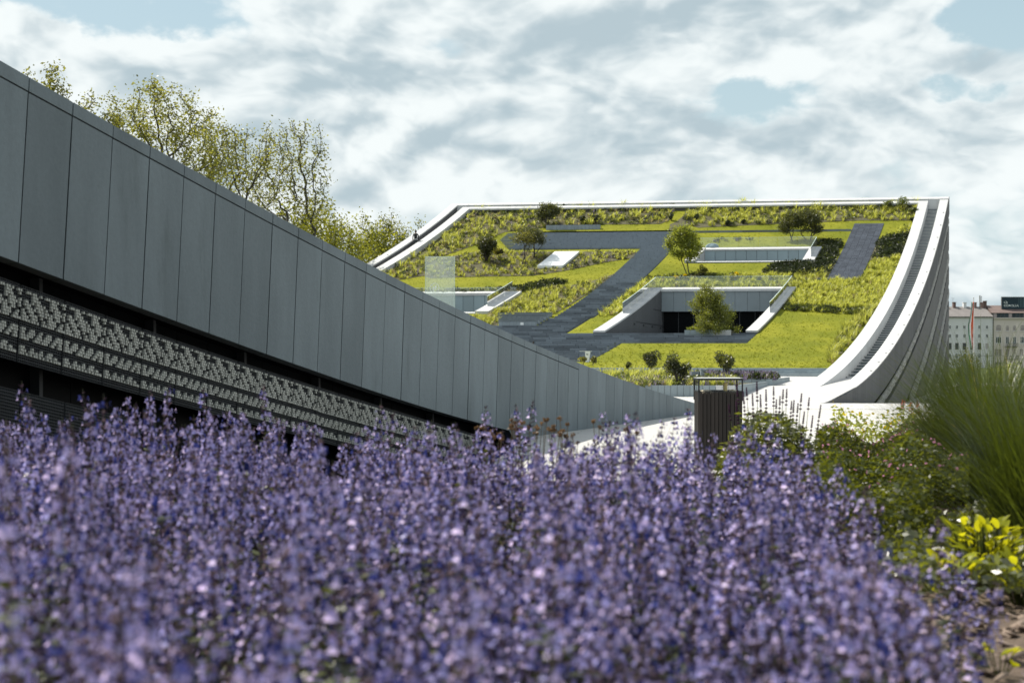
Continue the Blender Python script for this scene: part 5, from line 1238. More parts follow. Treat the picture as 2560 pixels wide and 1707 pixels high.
def litter_bin():
    y = 20.0; x0, x1 = gp(1747.5, y, 0)[0], gp(1855.5, y, 0)[0]; w = x1 - x0; d = .5; zt = EYE + (HY - 977) / FPX * y; zl = EYE + (HY - 945) / FPX * y; zb = gz(y)
    o = empty('litter_bin', (x0, y, zb), label='tall dark timber-slatted litter bin with a flat canopy lid', cat='bin')
    L = lambda a, b, name, m: (lambda mb: (mb.box(a, b), mb.build(name, M[m], o)))(MB())
    H = zt - zb; HL = zl - zb; n = 11; sw = w / n
    for k in range(n):
        L((k * sw + .004, -.006 - .004 * (k % 2), .03), ((k + 1) * sw - .004, .02, H - .02), 'slat', 'bin_slat')
        L((k * sw + .004, d - .02, .03), ((k + 1) * sw - .004, d + .006, H - .02), 'slat', 'bin_slat')
    for k in range(9):
        a, b = .025 + (d - .05) * k / 9, .025 + (d - .05) * (k + 1) / 9
        L((-.006, a + .004, .03), (.02, b - .004, H - .02), 'slat', 'bin_slat'); L((w - .02, a + .004, .03), (w + .006, b - .004, H - .02), 'slat', 'bin_slat')
    L((.021, .021, .0), (w - .021, d - .021, H - .06), 'liner', 'joint_black')
    mb = MB(); mb.box((-.008, -.012, H - .018), (w + .008, .03, H)); mb.box((-.008, d - .03, H - .018), (w + .008, d + .01, H)); mb.box((-.008, .03, H - .018), (.03, d - .03, H)); mb.box((w - .03, .03, H - .018), (w + .008, d - .03, H)); mb.build('rim', M['bin_metal'], o)
    for (px, py) in ((-.012, -.012), (w - .008, -.012), (-.012, d - .008), (w - .008, d - .008)): L((px, py, H - .14), (px + .02, py + .02, HL - .03), 'lid_post', 'bin_metal')
    L((-.016, -.016, HL - .03), (w + .016, d + .016, HL - .004), 'lid', 'bin_metal'); L((-.014, -.014, HL - .0035), (w + .014, d + .014, HL), 'lid_top', 'bin_top')
    g = np.random.default_rng(3)
    mb = MB(); c = Vector((x0 + .40, y + .2, zt - .07)); mb.lathe([(.0, .0), (.026, .0), (.03, .1), (.033, .18), (.028, .182), (.0, .165)], c, 12); p = mb.build('paper_cup', M['litter_yellow'], label='pale yellow cup sticking out of the litter bin', cat='litter', smooth=True)
    for k, (dx, lab) in enumerate(((.12, 'crumpled paper heap on the left in the bin mouth'), (.52, 'crumpled paper heap on the right in the bin mouth'))):
        P = blob_pts(60, (x0 + dx, y + .2, zt - .035), (.11, .13, .055), 20 + k, .8); bm = bmesh.new()
        for q in P: bm.verts.new(q)
        bmesh.ops.convex_hull(bm, input=bm.verts[:]); me = bpy.data.meshes.new('paper_litter'); bm.to_mesh(me); bm.free(); me.materials.append(M['litter_paper'])
        obj('paper_litter', me, label=lab, cat='litter', group='paper in the litter bin')
litter_bin()

# ------------------------------------------------------------------ town beyond
def town():
    y = 430; px = lambda x, yy: (2300 + x / 5.6, 680 + yy / 5.6)
    Zy = lambda Y: EYE + (HY - Y) / FPX * y; Xx = lambda X: (X - CX) / FPX * y
    # grey block
    o = empty('apartment_block', label='grey stuccoed apartment block with a slate roof beside the museum', cat='building')
    x0, x1 = Xx(2330), Xx(2482.5); ze = Zy(793.5); zr = Zy(765)
    mb = MB(); mb.box((x0, y, -6), (x1, y + 14, ze)); mb.build('wall', M['stucco_gray'], o)
    mb = MB(); mb.hexa([(x0 - .3, y - .5, ze), (x1 - .05, y - .5, ze), (x1 - .05, y + 14.5, ze), (x0 - .3, y + 14.5, ze), (x0 - .3, y - .5, ze + .25), (x1 - .05, y - .5, ze + .25), (x1 - .05, y + 14.5, ze + .25), (x0 - .3, y + 14.5, ze + .25)]); mb.build('cornice', M['sill_dark'], o)
    mb = MB(); a = ze + .252; mb.add([(x0 - .3, y - .5, a), (x1, y - .5, a), (x1 - .6, y + 6, zr), (x0 - .3, y + 6, zr), (x0 - .3, y + 14, a), (x1, y + 14, a)], [(0, 1, 2, 3), (3, 2, 5, 4), (1, 5, 2), (0, 3, 4)]); rf = mb.build('roof', M['roof_slate'], o)
    for (cx_, w, yt, m) in ((418, 22, 428, 'chimney_brick'), (557, 36, 422, 'chimney_brick'), (705, 40, 425, 'stucco_gray'), (850, 38, 425, 'chimney_brick'), (950, 40, 425, 'chimney_brick'), (993, 38, 405, 'chimney_brick')):
        X, Y = px(cx_, yt); hw = w / 5.6 / FPX * y / 2; mb = MB(); mb.box((Xx(X) - hw, y + 5, zr - 1.5), (Xx(X) + hw, y + 6.2, Zy(Y))); mb.box((Xx(X) - hw - .1, y + 4.9, Zy(Y) + .002), (Xx(X) + hw + .1, y + 6.3, Zy(Y) + .2)); mb.build('chimney', M[m], rf)
    for (ax, yt, yb, r) in ((540, 358, 425, .05), (828, 388, 430, .06), (922, 320, 470, .22), (945, 325, 400, .10), (410, 370, 430, .06)):
        X, Yt = px(ax, yt); Yb = px(0, yb)[1]; mb = MB(); mb.tube([(Xx(X), y + 5.5, Zy(Yb) - .3), (Xx(X), y + 5.5, Zy(Yt))], r, 6)
        if ax == 540: mb.tube([(Xx(X) - .5, y + 5.5, Zy(Yt)), (Xx(X) + .5, y + 5.5, Zy(Yt))], .04, 4)
        mb.build('antenna', M['antenna_gray'], rf)
    def window(par, xa, xb, ya, yb, frame='window_frame_white', pane='window_pane', arch=False, split=2):
        Xa, Ya = px(xa, ya); Xb, Yb = px(xb, yb); a, b, z1, z0 = Xx(Xa), Xx(Xb), Zy(Ya), Zy(Yb); f = .09
        mb = MB(); yy = y - .06
        mb.box((a, yy, z0), (a + f, y + .05, z1)); mb.box((b - f, yy, z0), (b, y + .05, z1)); mb.box((a + f, yy, z1 - f), (b - f, y + .05, z1)); mb.box((a + f, yy, z0), (b - f, y + .05, z0 + f))
        for k in range(1, split): c = a + (b - a) * k / split; mb.box((c - .05, yy + .005, z0 + f), (c + .05, y + .05, z1 - f))
        if arch:
            c, r = (a + b) / 2, (b - a) / 2; n = 8
            for k in range(n):
                t0, t1 = math.pi * k / n, math.pi * (k + 1) / n; q = []
                for z_ in (yy, y + .05): q += [(c + r * math.cos(t0), z_, z1 + .002 + r * .7 * math.sin(t0)), (c + (r - f) * math.cos(t0), z_, z1 + .002 + (r - f) * .7 * math.sin(t0)), (c + (r - f) * math.cos(t1), z_, z1 + .002 + (r - f) * .7 * math.sin(t1)), (c + r * math.cos(t1), z_, z1 + .002 + r * .7 * math.sin(t1))]
                mb.hexa(q)
            pa = MB(); pa.add([(c + (r - f) * math.cos(math.pi * k / n), yy + .02, z1 + (r - f) * .7 * math.sin(math.pi * k / n)) for k in range(n + 1)], [tuple(range(n + 1))])
        w = mb.build('window', M[frame], par)
        p_ = MB(); p_.box((a + f * .8, y - .03, z0 + f * .8), (b - f * .8, y + .04, z1 - f * .8)); p_.build('pane', M[pane], w)
        if arch: pa.build('pane', M[pane], w)
        s = MB(); s.box((a - .15, y - .18, z0 - .14), (b + .15, y - .002, z0 - .01)); s.build('sill', M['stucco_gray'], w)
    cols = (418, 516, 622, 728, 831, 937)
    for c in cols:
        window(o, c - 18, c + 18, 745, 798); window(o, c - 19, c + 19, 868, 922)
        br = c in (831, 418); window(o, c - 24, c + 24, 992, 1085, 'window_brown' if c != 937 else 'window_frame_white', 'window_pane' if c != 937 else 'pane_blind'); window(o, c - 19, c + 19, 1150, 1210, arch=True)
    # beige block
    o = empty('apartment_block', label='beige apartment block with arched windows and balcony at the right edge', cat='building')
    x0, x1 = Xx(2483.5), Xx(2700); zc_ = Zy(797)
    mb = MB(); mb.box((x0, y, -6), (x1, y + 14, zc_)); mb.build('wall', M['stucco_beige'], o)
    mb = MB(); mb.box((x0, y - .5, zc_ + .002), (x1, y + 14, zc_ + .35)); mb.build('cornice', M['stucco_beige'], o)
    mb = MB(); za, zb = zc_ + .352, Zy(782); mb.box((x0 + .1, y + .8, za), (x1, y + 13, zb)); at = mb.build('attic', M['sill_dark'], o)
    for k in range(14):
        a = x0 + .3 + k * 1.15; mb = MB(); mb.box((a, y + .7, za + .15), (a + .95, y + .79, zb - .15)); mb.build('pane', M['window_pane' if k % 4 else 'pane_blind'], at)
    mb = MB(); z0 = zb + .002; zt = Zy(762); mb.add([(x0 - .2, y + .4, z0), (x1, y + .4, z0), (x1, y + 6, zt), (x0 - .2, y + 6, zt), (x0 - .2, y + 13, z0), (x1, y + 13, z0)], [(0, 1, 2, 3), (3, 2, 5, 4), (0, 3, 4), (1, 5, 2)]); mb.build('roof', M['roof_red'], o)
    for (a, b) in ((1060, 1140), (1200, 1248), (1298, 1350), (1400, 1470)): window(o, a, b, 765, 825, 'stucco_beige', 'pane_blind', True, 1)
    for (a, b) in ((1060, 1138), (1198, 1245), (1296, 1345), (1400, 1470)): window(o, a, b, 905, 998, split=3 if b - a > 60 else 2)
    for (a, b) in ((1055, 1090), (1102, 1140), (1198, 1245), (1296, 1340), (1400, 1440)): window(o, a, b, 1080, 1165, 'window_brown', 'pane_blind', False, 1)
    for (a, b) in ((1055, 1090), (1102, 1140), (1198, 1245), (1296, 1340), (1400, 1440)): window(o, a, b, 1260, 1345, 'window_brown', 'window_pane', False, 1)
    for yb in (1040, 1215):
        Xa, Y1 = px(1185, yb); Xb, Y0 = px(1362, yb - 45); a, b = Xx(Xa), Xx(Xb); z = Zy(Y1); h = Zy(Y0) - z
        bl = MB(); bl.box((a, y - 1.1, z - .15), (b, y - .002, z)); B = bl.build('balcony', M['balcony_dark'], o)
        r = MB(); r.box((a, y - 1.1, z + h - .06), (b, y - 1.04, z + h))
        for k in range(24): q = a + (b - a - .05) * k / 23; r.box((q, y - 1.09, z + .001), (q + .04, y - 1.05, z + h - .061))
        r.build('railing', M['balcony_dark'], B)
    mb = MB(); mb.tube([(x0 - .1, y - .15, -6), (x0 - .1, y - .15, zc_)], .12, 6); mb.build('drainpipe', M['sill_dark'], o)
    # roof billboard
    yb_ = y + 3; ZB = lambda Y: EYE + (HY - Y) / FPX * yb_; XB = lambda X: (X - CX) / FPX * yb_
    x0, x1 = XB(2505), XB(2590); z0, z1 = ZB(772.5), ZB(743.5)
    o = empty('advertising_billboard', (0, 0, 0), label='dark teal rooftop billboard with white lettering', cat='billboard')
    mb = MB(); mb.box((x0, yb_, z0), (x1, yb_ + .4, z1)); mb.build('board', M['billboard_teal'], o)
    mb = MB(); mb.box((x0 - .15, yb_ - .03, z0), (x0 - .002, yb_ + .45, z1)); mb.box((x0 - .15, yb_ - .03, z1 + .002), (x1, yb_ + .45, z1 + .18)); mb.build('frame', M['sill_dark'], o)
    for k in range(5): xa = x0 + (x1 - x0) * k / 4.2; mb = MB(); mb.box((xa, yb_ + .05, z0 - 2.4), (xa + .2, yb_ + .35, z0 - .002)); mb.build('support_post', M['sill_dark'], o)
    for k, (fx, w) in enumerate(((.49, .012), (.54, .02), (.58, .012), (.62, .03), (.68, .015), (.74, .04), (.81, .02), (.88, .05))): mb = MB(); mb.box((x0 + (x1 - x0) * fx, yb_ - .012, z0 + .5), (x0 + (x1 - x0) * (fx + w), yb_ - .002, z1 - .02)); mb.build('printed_strip', M['billboard_pale'], o)
    for s, xx, yt, yb in (('ÚJ', 1176, 408, 436), ('COROLLA', 1176, 453, 484)):
        cu = bpy.data.curves.new('lettering', 'FONT'); cu.body = s; cu.size = 1; cu.extrude = .004
        to = bpy.data.objects.new('lettering', cu); COL.objects.link(to); dg = bpy.context.evaluated_depsgraph_get(); dg.update(); me = bpy.data.meshes.new_from_object(to.evaluated_get(dg)); bpy.data.objects.remove(to)
        co = np.zeros(len(me.vertices) * 3); me.vertices.foreach_get('co', co); co = co.reshape(-1, 3)
        capz = .7 if s != 'ÚJ' else .7
        X, Y0 = px(xx, yb); Yt = px(0, yt)[1]; h = (Y0 - Yt) / FPX * yb_; wd = ((1380 - 1176) / 5.6 / FPX * yb_) if s == 'COROLLA' else ((1222 - 1176) / 5.6 / FPX * yb_)
        sx = wd / (co[:, 0].max() - co[:, 0].min()); sz = h / .72
        co2 = np.stack([XB(X) + (co[:, 0] - co[:, 0].min()) * sx, yb_ - .02 + co[:, 2] * .5, ZB(Y0) + co[:, 1] * sz], 1)
        me.vertices.foreach_set('co', co2.ravel()); me.materials.clear(); me.materials.append(M['white_print']); me.update(); me.name = 'lettering'; obj('lettering', me, o)
    # flag
    yf = 150; XF = lambda X: (X - CX) / FPX * yf; ZF = lambda Y: EYE + (HY - Y) / FPX * yf
    o = empty('flagpole', label='tall white flagpole in front of the grey apartment block', cat='flagpole'); mb = MB(); X = XF(2434); mb.tube([(X, yf, -4), (X, yf, ZF(746))], [.09, .05], 8); mb.build('pole', M['pole_white'], o)
    mb = MB(); mb.lathe([(0, -.08), (.08, 0), (0, .08)], (X, yf, ZF(745)), 8); mb.build('finial', M['antenna_gray'], o)
    fl = empty('striped_flag', label='green, white and red flag hanging limp from the pole', cat='flag')
    prof = [(755, 2428, 2433.4), (770, 2427, 2433.4), (790, 2424, 2433.3), (812, 2419.5, 2432.8), (835, 2421, 2431.6), (850, 2423.5, 2431), (862, 2425, 2430.5), (872, 2428, 2430)]
    for k, m in enumerate(('flag_green', 'flag_white', 'flag_red')):
        fr = [(0, .22), (.22, .62), (.62, 1)][k]; V = []; Q = []; n = 5
        for (Y, a, b) in prof:
            for j in range(n + 1): f = fr[0] + (fr[1] - fr[0]) * j / n; V.append((XF(a + (b - a) * f), yf - .06 - .10 * math.sin(f * 14 + Y * .05), ZF(Y)))
        for i in range(len(prof) - 1):
            for j in range(n): Q.append((i * (n + 1) + j, i * (n + 1) + j + 1, (i + 1) * (n + 1) + j + 1, (i + 1) * (n + 1) + j))
        obj('stripe', mesh_np('stripe', V, np.array(Q), M[m], smooth=True), fl)
    for i, (X, Yt, w, yd, n, lab) in enumerate(((2415, 864, 92, 135, 4200, 'round yellow green street tree in front of the grey apartment block'), (2500, 905, 90, 150, 2600, 'lower street tree half hidden by the tall grass'))):
        H = (HY - Yt) / FPX * yd + EYE + 4; bush('street_tree', lab, gp(X, yd, -4), 400 + i, w / FPX * yd * 1.1, H, 'bush_leaf', n, .17, 'trunk_bark', 'street trees by the flagpole', 'tree', 11)
    bush('lime_sapling', 'bright yellow sapling top showing above the tall grass', gp(2537, 60, EYE - 2.6), 410, .7, 2.2, 'tree_lime_leaf', 500, .11, cat='tree', lobes=6)
    o = empty('overhead_wire', label='thin black overhead wire crossing in front of the apartment blocks', cat='wire'); mb = MB(); yw = 300; z = EYE + (HY - 889) / FPX * yw; mb.tube([((2250 - CX) / FPX * yw, yw, z), (120, yw, z - .05), ((2750 - CX) / FPX * yw, yw, z)], .04, 4); mb.build('cable', M['joint_black'], o)
town()

# ------------------------------------------------------------------ the flower bed in front
BEDZ = .50
def xb(y): return float(np.interp(y, [1, 2.1, 2.8, 4.7, 7.0, 8.2], [.48, .73, 1.0, 1.38, 1.48, 1.30]))
def soil_bed():
    nx, ny = 60, 80; xs = np.linspace(-5.2, 5.2, nx); ys = np.linspace(-1.5, 15.5, ny); g = np.random.default_rng(2); V = []
    for yy in ys:
        for xx in xs:
            ed = min(1, max(0, (15.3 - yy) / 2.2)) * min(1, max(0, (xx - (-5.1 if yy < 7 else float(np.interp(yy, [7, 10, 15], [-4.8, -1.4, -.6])))) / .6)); z = BEDZ * (ed * ed * (3 - 2 * ed)) + g.normal() * .012
            V.append((xx, yy, z + .02))
    Q = [(j * nx + i, j * nx + i + 1, (j + 1) * nx + i + 1, (j + 1) * nx + i) for j in range(ny - 1) for i in range(nx - 1)]
    obj('bed_soil', mesh_np('bed_soil', V, np.array(Q), M['soil'], smooth=True), label='brown soil of the raised flower bed', cat='soil', kind='structure')
    n = 2600; T = []
    for s in range(5):
        r = np.random.default_rng(s); a, b, c = r.uniform(.02, .045), r.uniform(.008, .018), r.uniform(.004, .01); mb = MB(); mb.box((-a, -b, 0), (a, b, c))
        v = np.array(mb.v); v[:, 2] += v[:, 0] * r.uniform(-.4, .4); v[:, 1] += r.normal(size=8) * .004; T.append((v, np.array(mb.f), np.zeros(6, int)))
    x = g.uniform(.7, 3.6, n); y = g.uniform(1.5, 9.0, n); pos = np.stack([x, y, np.full(n, BEDZ + .02)], 1) + g.normal(size=(n, 3)) * np.array([0, 0, .008])
    V, Q, mi = scatter(T, pos, g.uniform(.6, 1.5, n), g.uniform(0, 6.28, n), g.integers(0, 5, n)); obj('bark_mulch', mesh_np('bark_mulch', V, Q, M['mulch']), label='pale bark mulch at the lower right of the bed', cat='mulch', kind='stuff')
soil_bed()
def spike_np(g, base, d, L, mi_p, mi_c, mi_d):
    """one catmint flower spike: whorls of two-lipped florets on a stem"""
    P = []; C = []; D = []
    d = d / np.linalg.norm(d); a = np.cross(d, [.3, .1, .9]); a /= np.linalg.norm(a); c = np.cross(d, a)
    nw = max(5, int(L / g.uniform(.018, .023)))
    for w in range(nw):
        f = w / nw; h = L * f; r = .037 * (1 - .58 * f ** 1.6) * g.uniform(.8, 1.2); nf = int(g.uniform(7, 12) * (1 - .35 * f)); wb = g.uniform() < .16 + .25 * f
        for k in range(nf):
            th = g.uniform(0, 6.28); o = a * math.cos(th) + c * math.sin(th); b = base + d * (h + g.normal() * .0035) + o * r * .2
            tip = base + d * (h + .004 + g.normal() * .0055) + o * r * g.uniform(.7, 1.25); sd = np.cross(o, d); q = .0125 * g.uniform(.6, 1.35) * (1 - .35 * f)
            C.append([b - sd * .0035, b + sd * .0035, b + (tip - b) * .6 + sd * .0042 + d * .004, b + (tip - b) * .6 - sd * .0042 + d * .004])
            if not wb and g.uniform() < .55 + .16 * f:
                up = tip + d * q * .8; lo = tip - d * q * .8 + o * q * .6
                tgt = P if g.uniform() > .20 else D  # share of deep petals puts the gaps' shade into the colour
                tgt.append([tip - sd * q * .45, up - sd * q * .5 + o * q * .3, up + sd * q * .5 + o * q * .3, tip + sd * q * .45])
                tgt.append([tip - sd * q * .4, tip + sd * q * .4, lo + sd * q * .95, lo - sd * q * .95])
    return P, C, D
def catmint():
    variants = []
    for s in range(7):
        g = np.random.default_rng(500 + s); P, C, D = [], [], []; LF = []; ST = []
        for k in range(6):
            a = g.uniform(0, 6.28); rr = .17 * math.sqrt(g.uniform(0, 1)); bx, by = rr * math.cos(a), rr * math.sin(a)
            h = g.uniform(.50, .83) + (g.uniform(.04, .13) if g.uniform() < .16 else 0); L = g.uniform(.19, .34); tilt = np.array([bx * 1.2 + g.normal() * .08, by * 1.0 + g.normal() * .06, 1.0])
            base = np.array([bx, by, h - L]); p, c, d = spike_np(g, base, tilt, L, 0, 1, 2); P += p; C += c; D += d
            f0 = np.array([bx * .35, by * .35, 0]); mid = (f0 + base) / 2 + np.array([bx, by, 0]) * .1
            ST.append(tube_np([f0, mid, base, base + tilt / np.linalg.norm(tilt) * L], [.0028, .0024, .002, .001], 3))
            for q in range(34):
                f = g.uniform(.25, 1.0); p0 = f0 + (base - f0) * f; th = g.uniform(0, 6.28); o = np.array([math.cos(th), math.sin(th), g.uniform(-.2, .5)]); o /= np.linalg.norm(o); sd = np.cross(o, [0, 0, 1.0]); sd /= np.linalg.norm(sd) + 1e-9; l = g.uniform(.032, .066)
                LF.append([p0, p0 + o * l * .5 + sd * l * .28, p0 + o * l, p0 + o * l * .5 - sd * l * .28])
        A = np.array(P + C + D).reshape(-1, 3); mi = np.array([0] * len(P) + [1] * len(C) + [2] * len(D)); Q = np.arange(len(A)).reshape(-1, 4)
        bl = mesh_np('blossom', A, Q, [M['catmint_petal'], M['catmint_calyx'], M['catmint_bloom_deep']], mi)
        V, Q2, m2 = merge(ST + [(np.array(LF).reshape(-1, 3), np.arange(len(LF) * 4).reshape(-1, 4), np.zeros(len(LF), int))]); fo = mesh_np('foliage', V, Q2, M['catmint_leaf']); variants.append((bl, fo))
    g = np.random.default_rng(77); pts = []
    y = 1.15
    while y < 8.15:
        step = .317 - .004 * y; lim = -(.385 * y + .20); x = lim + g.uniform(0, .2); e = xb(y)
        while x < e:
            pts.append((x + g.normal() * .05, y + g.normal() * .05)); x += step * g.uniform(.85, 1.15)
        y += step * .88
    rows = sorted(pts, key=lambda p: p[1])[:300]
    for i, (x, y) in enumerate(rows):
        k = int(g.integers(0, 7)); o = empty('catmint_plant', (x, y, BEDZ), label='catmint plant in full violet-blue bloom, one of the mass filling the front of the bed', cat='flower', group='catmint plants massed in the front flower bed')
        sc_ = g.uniform(.88, 1.16) * (1.0 if y > 2 else .97); sc_ *= 1 + .16 * min(1, max(0, (-x - .2) / 1.4))
        sc_ *= 1 - .22 * max(0, 1 - (xb(y) - x) / .35) * (y < 6)
        o.scale = (1, 1, sc_); o.rotation_euler = (g.normal() * .03, g.normal() * .03, g.uniform(0, 6.28))
        obj('foliage', variants[k][1], o); obj('blossom', variants[k][0], o)
catmint()
def tall_grass():
    o = empty('ornamental_grass', gp(2478, 11.6, BEDZ), label='large arching clump of green ornamental grass at the right edge', cat='grass')
    g = np.random.default_rng(9)
    def ribs(n, L0, L1, spread, droop, w, seed, mi):
        r = np.random.default_rng(seed); V = []; Q = []; c = 0
        for i in range(n):
            a = r.uniform(0, 6.28); p = np.array([math.cos(a), math.sin(a), 0]) * .30 * math.sqrt(r.uniform(0, 1)); az = a + r.normal() * .5; d = np.array([math.cos(az), math.sin(az), 0]); s = np.array([-math.sin(az), math.cos(az), 0]); ang = abs(r.normal(0, spread)); L = r.uniform(L0, L1); k = 9; dr = droop * r.uniform(.5, 1.5)
            for j in range(k + 1):
                ww = w * r.uniform(.9, 1.1) * (1 - (j / k) ** 2 * .93); V += [p - s * ww / 2, p + s * ww / 2]
                if j < k: p = p + (d * math.sin(ang) + np.array([0, 0, 1]) * math.cos(ang)) * L / k; ang += dr / k * (.3 + 1.4 * j / k); Q.append((c + 2 * j, c + 2 * j + 1, c + 2 * j + 3, c + 2 * j + 2))
            c += 2 * (k + 1)
        return np.array(V), np.array(Q), np.full(len(Q), mi)
    V, Q, mi = merge([ribs(6200, .6, 1.55, .47, 1.15, .0066, 1, 0), ribs(420, 1.1, 1.80, .58, 1.4, .007, 2, 0), ribs(110, .9, 1.6, .5, 1.4, .007, 3, 1)])
    obj('blades', mesh_np('blades', V, Q, [M['blade_green'], M['blade_straw']], mi), o)
    o2 = empty('ornamental_grass', gp(2640, 8.4, BEDZ), label='second clump of ornamental grass cut by the right edge of the picture', cat='grass')
    V, Q, mi = ribs(2600, .8, 1.45, .36, 1.0, .006, 11, 0); obj('blades', mesh_np('blades', V, Q, [M['blade_green'], M['blade_straw']], mi), o2)
tall_grass()
def leaf_obj(name, par, base, d, L, W, bend, roll, m):
    n = 6; d = Vector(d).normalized(); s = d.cross(Vector((0, 0, 1))); s = s.normalized() if s.length > .01 else Vector((1, 0, 0)); s = Matrix.Rotation(roll, 3, d) @ s; up = s.cross(d); V = []; Q = []; p = Vector(base)
    for i in range(n + 1):
        f = i / n; w = W * (math.sin(math.pi * min(1, f * .93 + .07)) ** .8) * .5; q = p + d * L * f + up * (-bend * L * f * f)
        V += [q - s * w + up * w * .25, q, q + s * w + up * w * .25]
        if i: b = 3 * i; Q += [(b - 3, b - 2, b + 1, b), (b - 2, b - 1, b + 2, b + 1)]
    return obj(name, mesh_np(name, V, np.array(Q), M[m], smooth=True), par)
def broadleaf():
    g = np.random.default_rng(15)
    for k, (X, Yb, y, n, hgt, lab) in enumerate(((2462, 1470, 7.3, 120, .38, 'bright yellow green broad-leaved plant in the lower right of the bed'), (2392, 1500, 6.8, 30, .26, 'small yellow green leaf cluster left of the large broad-leaved plant'), (2548, 1490, 6.9, 30, .22, 'yellow green leaf cluster at the right picture edge'), (2500, 1640, 5.4, 7, .12, 'low yellow green seedling on the bark mulch'))):
        o = empty('broadleaf_plant', gp(X, y, BEDZ + .02), label=lab, cat='plant', group='yellow green broad-leaved plants')
        mb = MB()
        for i in range(n):
            a = g.uniform(0, 6.28); rr = .16 * math.sqrt(g.uniform(0, 1)) * (1 if k == 0 else .6); h = hgt * g.uniform(.15, 1.0) * (1 - rr * 1.2); b = Vector((rr * math.cos(a), rr * math.sin(a), h)); az = a + g.normal() * .6
            mb.tube([(b.x * .3, b.y * .3, -.02), (b.x * .8, b.y * .8, h * .6), b], .003, 4)
            leaf_obj('leaf', o, b, (math.cos(az), math.sin(az), g.uniform(.5, 1.9)), g.uniform(.065, .105) * (1 if k == 0 else .9), g.uniform(.028, .042), g.uniform(.0, .5), g.normal() * .6, 'lime_leaf_large')
        mb.build('stems', M['cover_leaf'], o)
broadleaf()
def salvia():
    g = np.random.default_rng(23); y = 11.0
    o = empty('salvia_plant', gp(1925, y, BEDZ - .1), label='bushy salvia with dark purple flower spikes standing right of the litter bin', cat='plant')
    tips = [(1842, 962), (1866, 970), (1892, 955), (1881, 985), (1915, 975), (1934, 968), (1958, 975), (1967, 974), (2004, 985), (2023, 995), (2052, 1014), (1985, 1002), (1941, 1000), (1995, 1010), (1858, 980), (2032, 1040), (1901, 988), (1979, 1004), (2011, 1030), (1840, 1005), (1822, 1012), (1950, 992)]
    lf = []; st = MB()
    for i, (X, Y) in enumerate(tips):
        yy = y + g.uniform(-.35, .35); tip = Vector(gp(X, yy, EYE + (HY - Y) / FPX * yy)) - o.location; L = g.uniform(.10, .22); b = Vector((tip.x * .35, tip.y * .4, 0)); mid = b.lerp(tip, .6) + Vector((tip.x * .12, 0, 0))
        st.tube([b, mid, tip], [.005, .004, .002], 4); mb = MB(); d = (tip - mid).normalized(); nb = int(L / .014)
        for k in range(nb):
            f = k / nb; c = tip - d * L * f; r = .006 + .007 * f; 
            if f > .45 and k % 2: continue
            mb.lathe([(.001, -.007), (r, -.003), (r, .004), (.001, .008)], c, 6)
        mb.build('flower_spike', M['salvia_spike'], o)
        for k in range(30):
            f = g.uniform(.15, .95); c = b.lerp(tip - d * L, f) + Vector(g.normal(size=3) * .03 * (1.2 - f)); lf.append(c)
    for k in range(4600):
        a, h = g.uniform(-1, 1), g.uniform(0, 1) ** .8
        top = .86 - .34 * a * a
        lf.append(Vector((a * .50 * (1 - .30 * h), g.normal() * .2, h * top)))
    st.build('stems', M['salvia_leaf'], o); V, Q, mi = leafcloud(np.array([tuple(v) for v in lf]), .068, 3, 0, .5, .30); obj('foliage', mesh_np('foliage', V, Q, M['salvia_leaf']), o)
salvia()
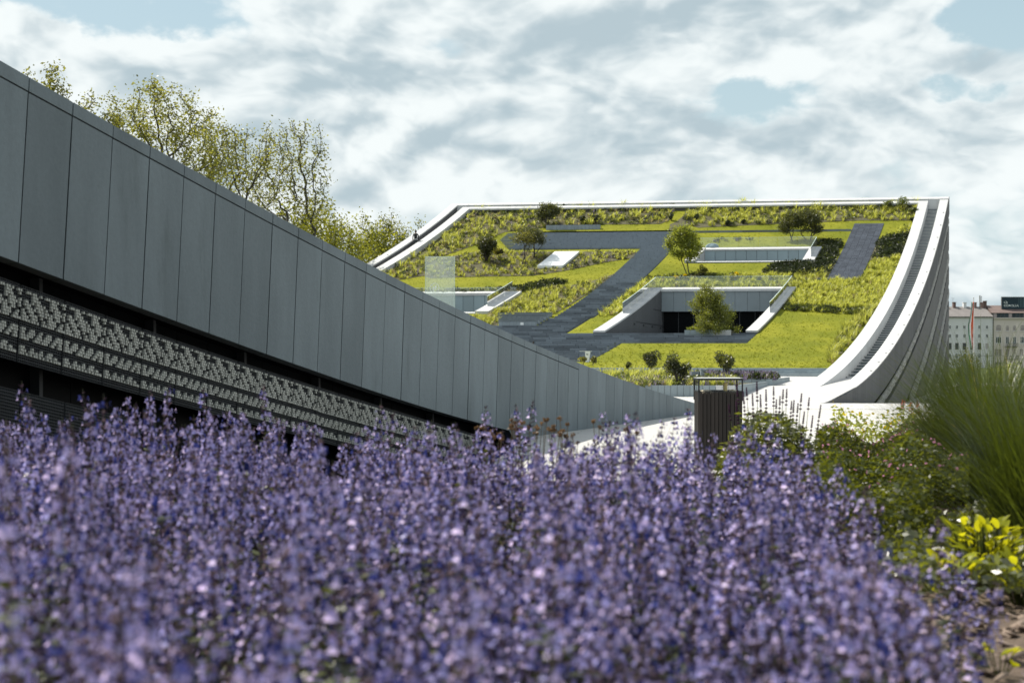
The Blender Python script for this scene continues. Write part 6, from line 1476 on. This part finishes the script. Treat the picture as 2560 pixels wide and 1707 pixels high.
def ground_cover():
    g = np.random.default_rng(31)
    def cover(name, label, n, X0, X1, y0, y1, hf, size, leaf, bloom=None, nb=0, bsize=.03):
        y = g.uniform(y0, y1, n); X = g.uniform(X0, X1, n); P = np.stack([(X - CX) / FPX * y, y, BEDZ + hf(X, y) * g.uniform(.25, 1.0, n) ** .6], 1)
        V, Q, mi = leafcloud(P, size, 7, 0, .5, .5); mats = [M[leaf]]
        if bloom:
            k = g.integers(0, n, nb); P2 = P[k] + np.array([0, 0, .05]) + g.normal(size=(nb, 3)) * .02; P2[:, 2] = BEDZ + hf(X[k], y[k]) + g.uniform(-.02, .05, nb)
            a = leafcloud(P2, bsize, 8, 1); V, Q, mi = merge([(V, Q, mi), a]); mats.append(M[bloom])
        obj(name, mesh_np(name, V, Q, mats, mi), label=label, cat='plants', kind='stuff')
    lump = lambda X, y: .40 + .06 * np.sin(X * .031) + .06 * np.sin(X * .013 + y * 2.1) + .05 * np.sin(y * 5)
    cover('ground_cover', 'leafy green ground cover between the salvia and the tall grass', 26000, 2040, 2420, 9.5, 13.5, lambda X, y: lump(X, y) * 1.15, .040, 'cover_leaf', 'pink_bloom', 260, .03)
    cover('ground_cover', 'low dark green foliage behind the catmint', 14000, 1640, 2330, 7.8, 10.5, lambda X, y: lump(X, y) * .95, .045, 'cover_leaf')
    cover('ground_cover', 'shaded low foliage under the tall grass', 5000, 2150, 2700, 6.6, 9.6, lambda X, y: lump(X, y) * .5, .06, 'salvia_leaf')
    cover('ground_cover', 'low green foliage along the back left of the bed', 3600, 1000, 1700, 8.2, 9.4, lambda X, y: lump(X, y) * .7, .05, 'catmint_leaf')
    cover('ground_cover', 'lime green leaves with small yellow flowers at the edge of the paving', 2400, 2080, 2440, 13.2, 15, lambda X, y: lump(X, y) * 1.1 + .1, .05, 'tree_lime_leaf', 'yellow_bloom', 120, .04)
    for i, (X, Y) in enumerate(((2258, 1002), (2278, 1006), (2295, 1008))):
        y = 14.2; z = EYE + (HY - Y) / FPX * y; o = empty('red_flower', gp(X, y, BEDZ), label=['left', 'middle', 'right'][i] + ' one of three red flower stalks at the paving edge', cat='flower', group='red flower stalks'); h = z - BEDZ
        mb = MB(); mb.tube([(0, 0, 0), (.01, 0, h * .6), (0, 0, h)], .004, 4); mb.build('stem', M['cover_leaf'], o); V, Q, mi = leafcloud(blob_pts(30, (0, 0, h - .05), (.022, .022, .07), i), .022, i); obj('bloom', mesh_np('bloom', V, Q, M['red_bloom']), o)
ground_cover()
def dried():
    g = np.random.default_rng(41)
    P = [(1193, 1088, 2), (1222, 1085, 3), (1240, 1100, 4), (1277, 1070, 3), (1293, 1075, 5), (1285, 1092, 4), (1332, 1088, 3), (1344, 1080, 2), (1356, 1068, 2), (1385, 1092, 4), (1397, 1085, 3), (1413, 1066, 2), (1408, 1098, 3), (1497, 1072, 2), (1563, 1088, 2), (1584, 1098, 2), (1440, 1106, 2), (1235, 1108, 3)]
    lab = ['far left', 'left', 'left, lower', 'left of centre, tall', 'left of centre, thickest head', 'left of centre, lower', 'centre left', 'centre', 'centre, tall single head', 'centre right, broad', 'centre right, paired', 'tallest right of centre', 'low right of centre', 'in front of the wall foot', 'against the white paving, left', 'against the white paving, right', 'low at the right', 'low at the far left']
    for i, (X, Y, n) in enumerate(P):
        Y -= 20; y = 8.6 + g.uniform(-.3, .4); z = EYE + (HY - Y) / FPX * y; o = empty('dried_flower', gp(X, y, BEDZ), label='dried brown flower stalk behind the catmint, ' + lab[i], cat='flower', group='dried brown flower stalks behind the catmint'); h = z - BEDZ; mb = MB(); pts = []
        for k in range(n):
            a = g.uniform(0, 6.28); e = Vector((.035 * math.cos(a) * (n > 1), .03 * math.sin(a), h - g.uniform(0, .05) * (k > 0))); mb.tube([(0, 0, 0), (e.x * .3, e.y * .3, h * .7), e], .0028, 4)
            pts.append(blob_pts(16, e, (.015, .015, .013), i * 10 + k, .4))
        mb.build('stem', M['dry_stem'], o); V, Q, mi = leafcloud(np.concatenate(pts), .022, i); obj('seed_head', mesh_np('seed_head', V, Q, M['dry_bloom']), o)
dried()
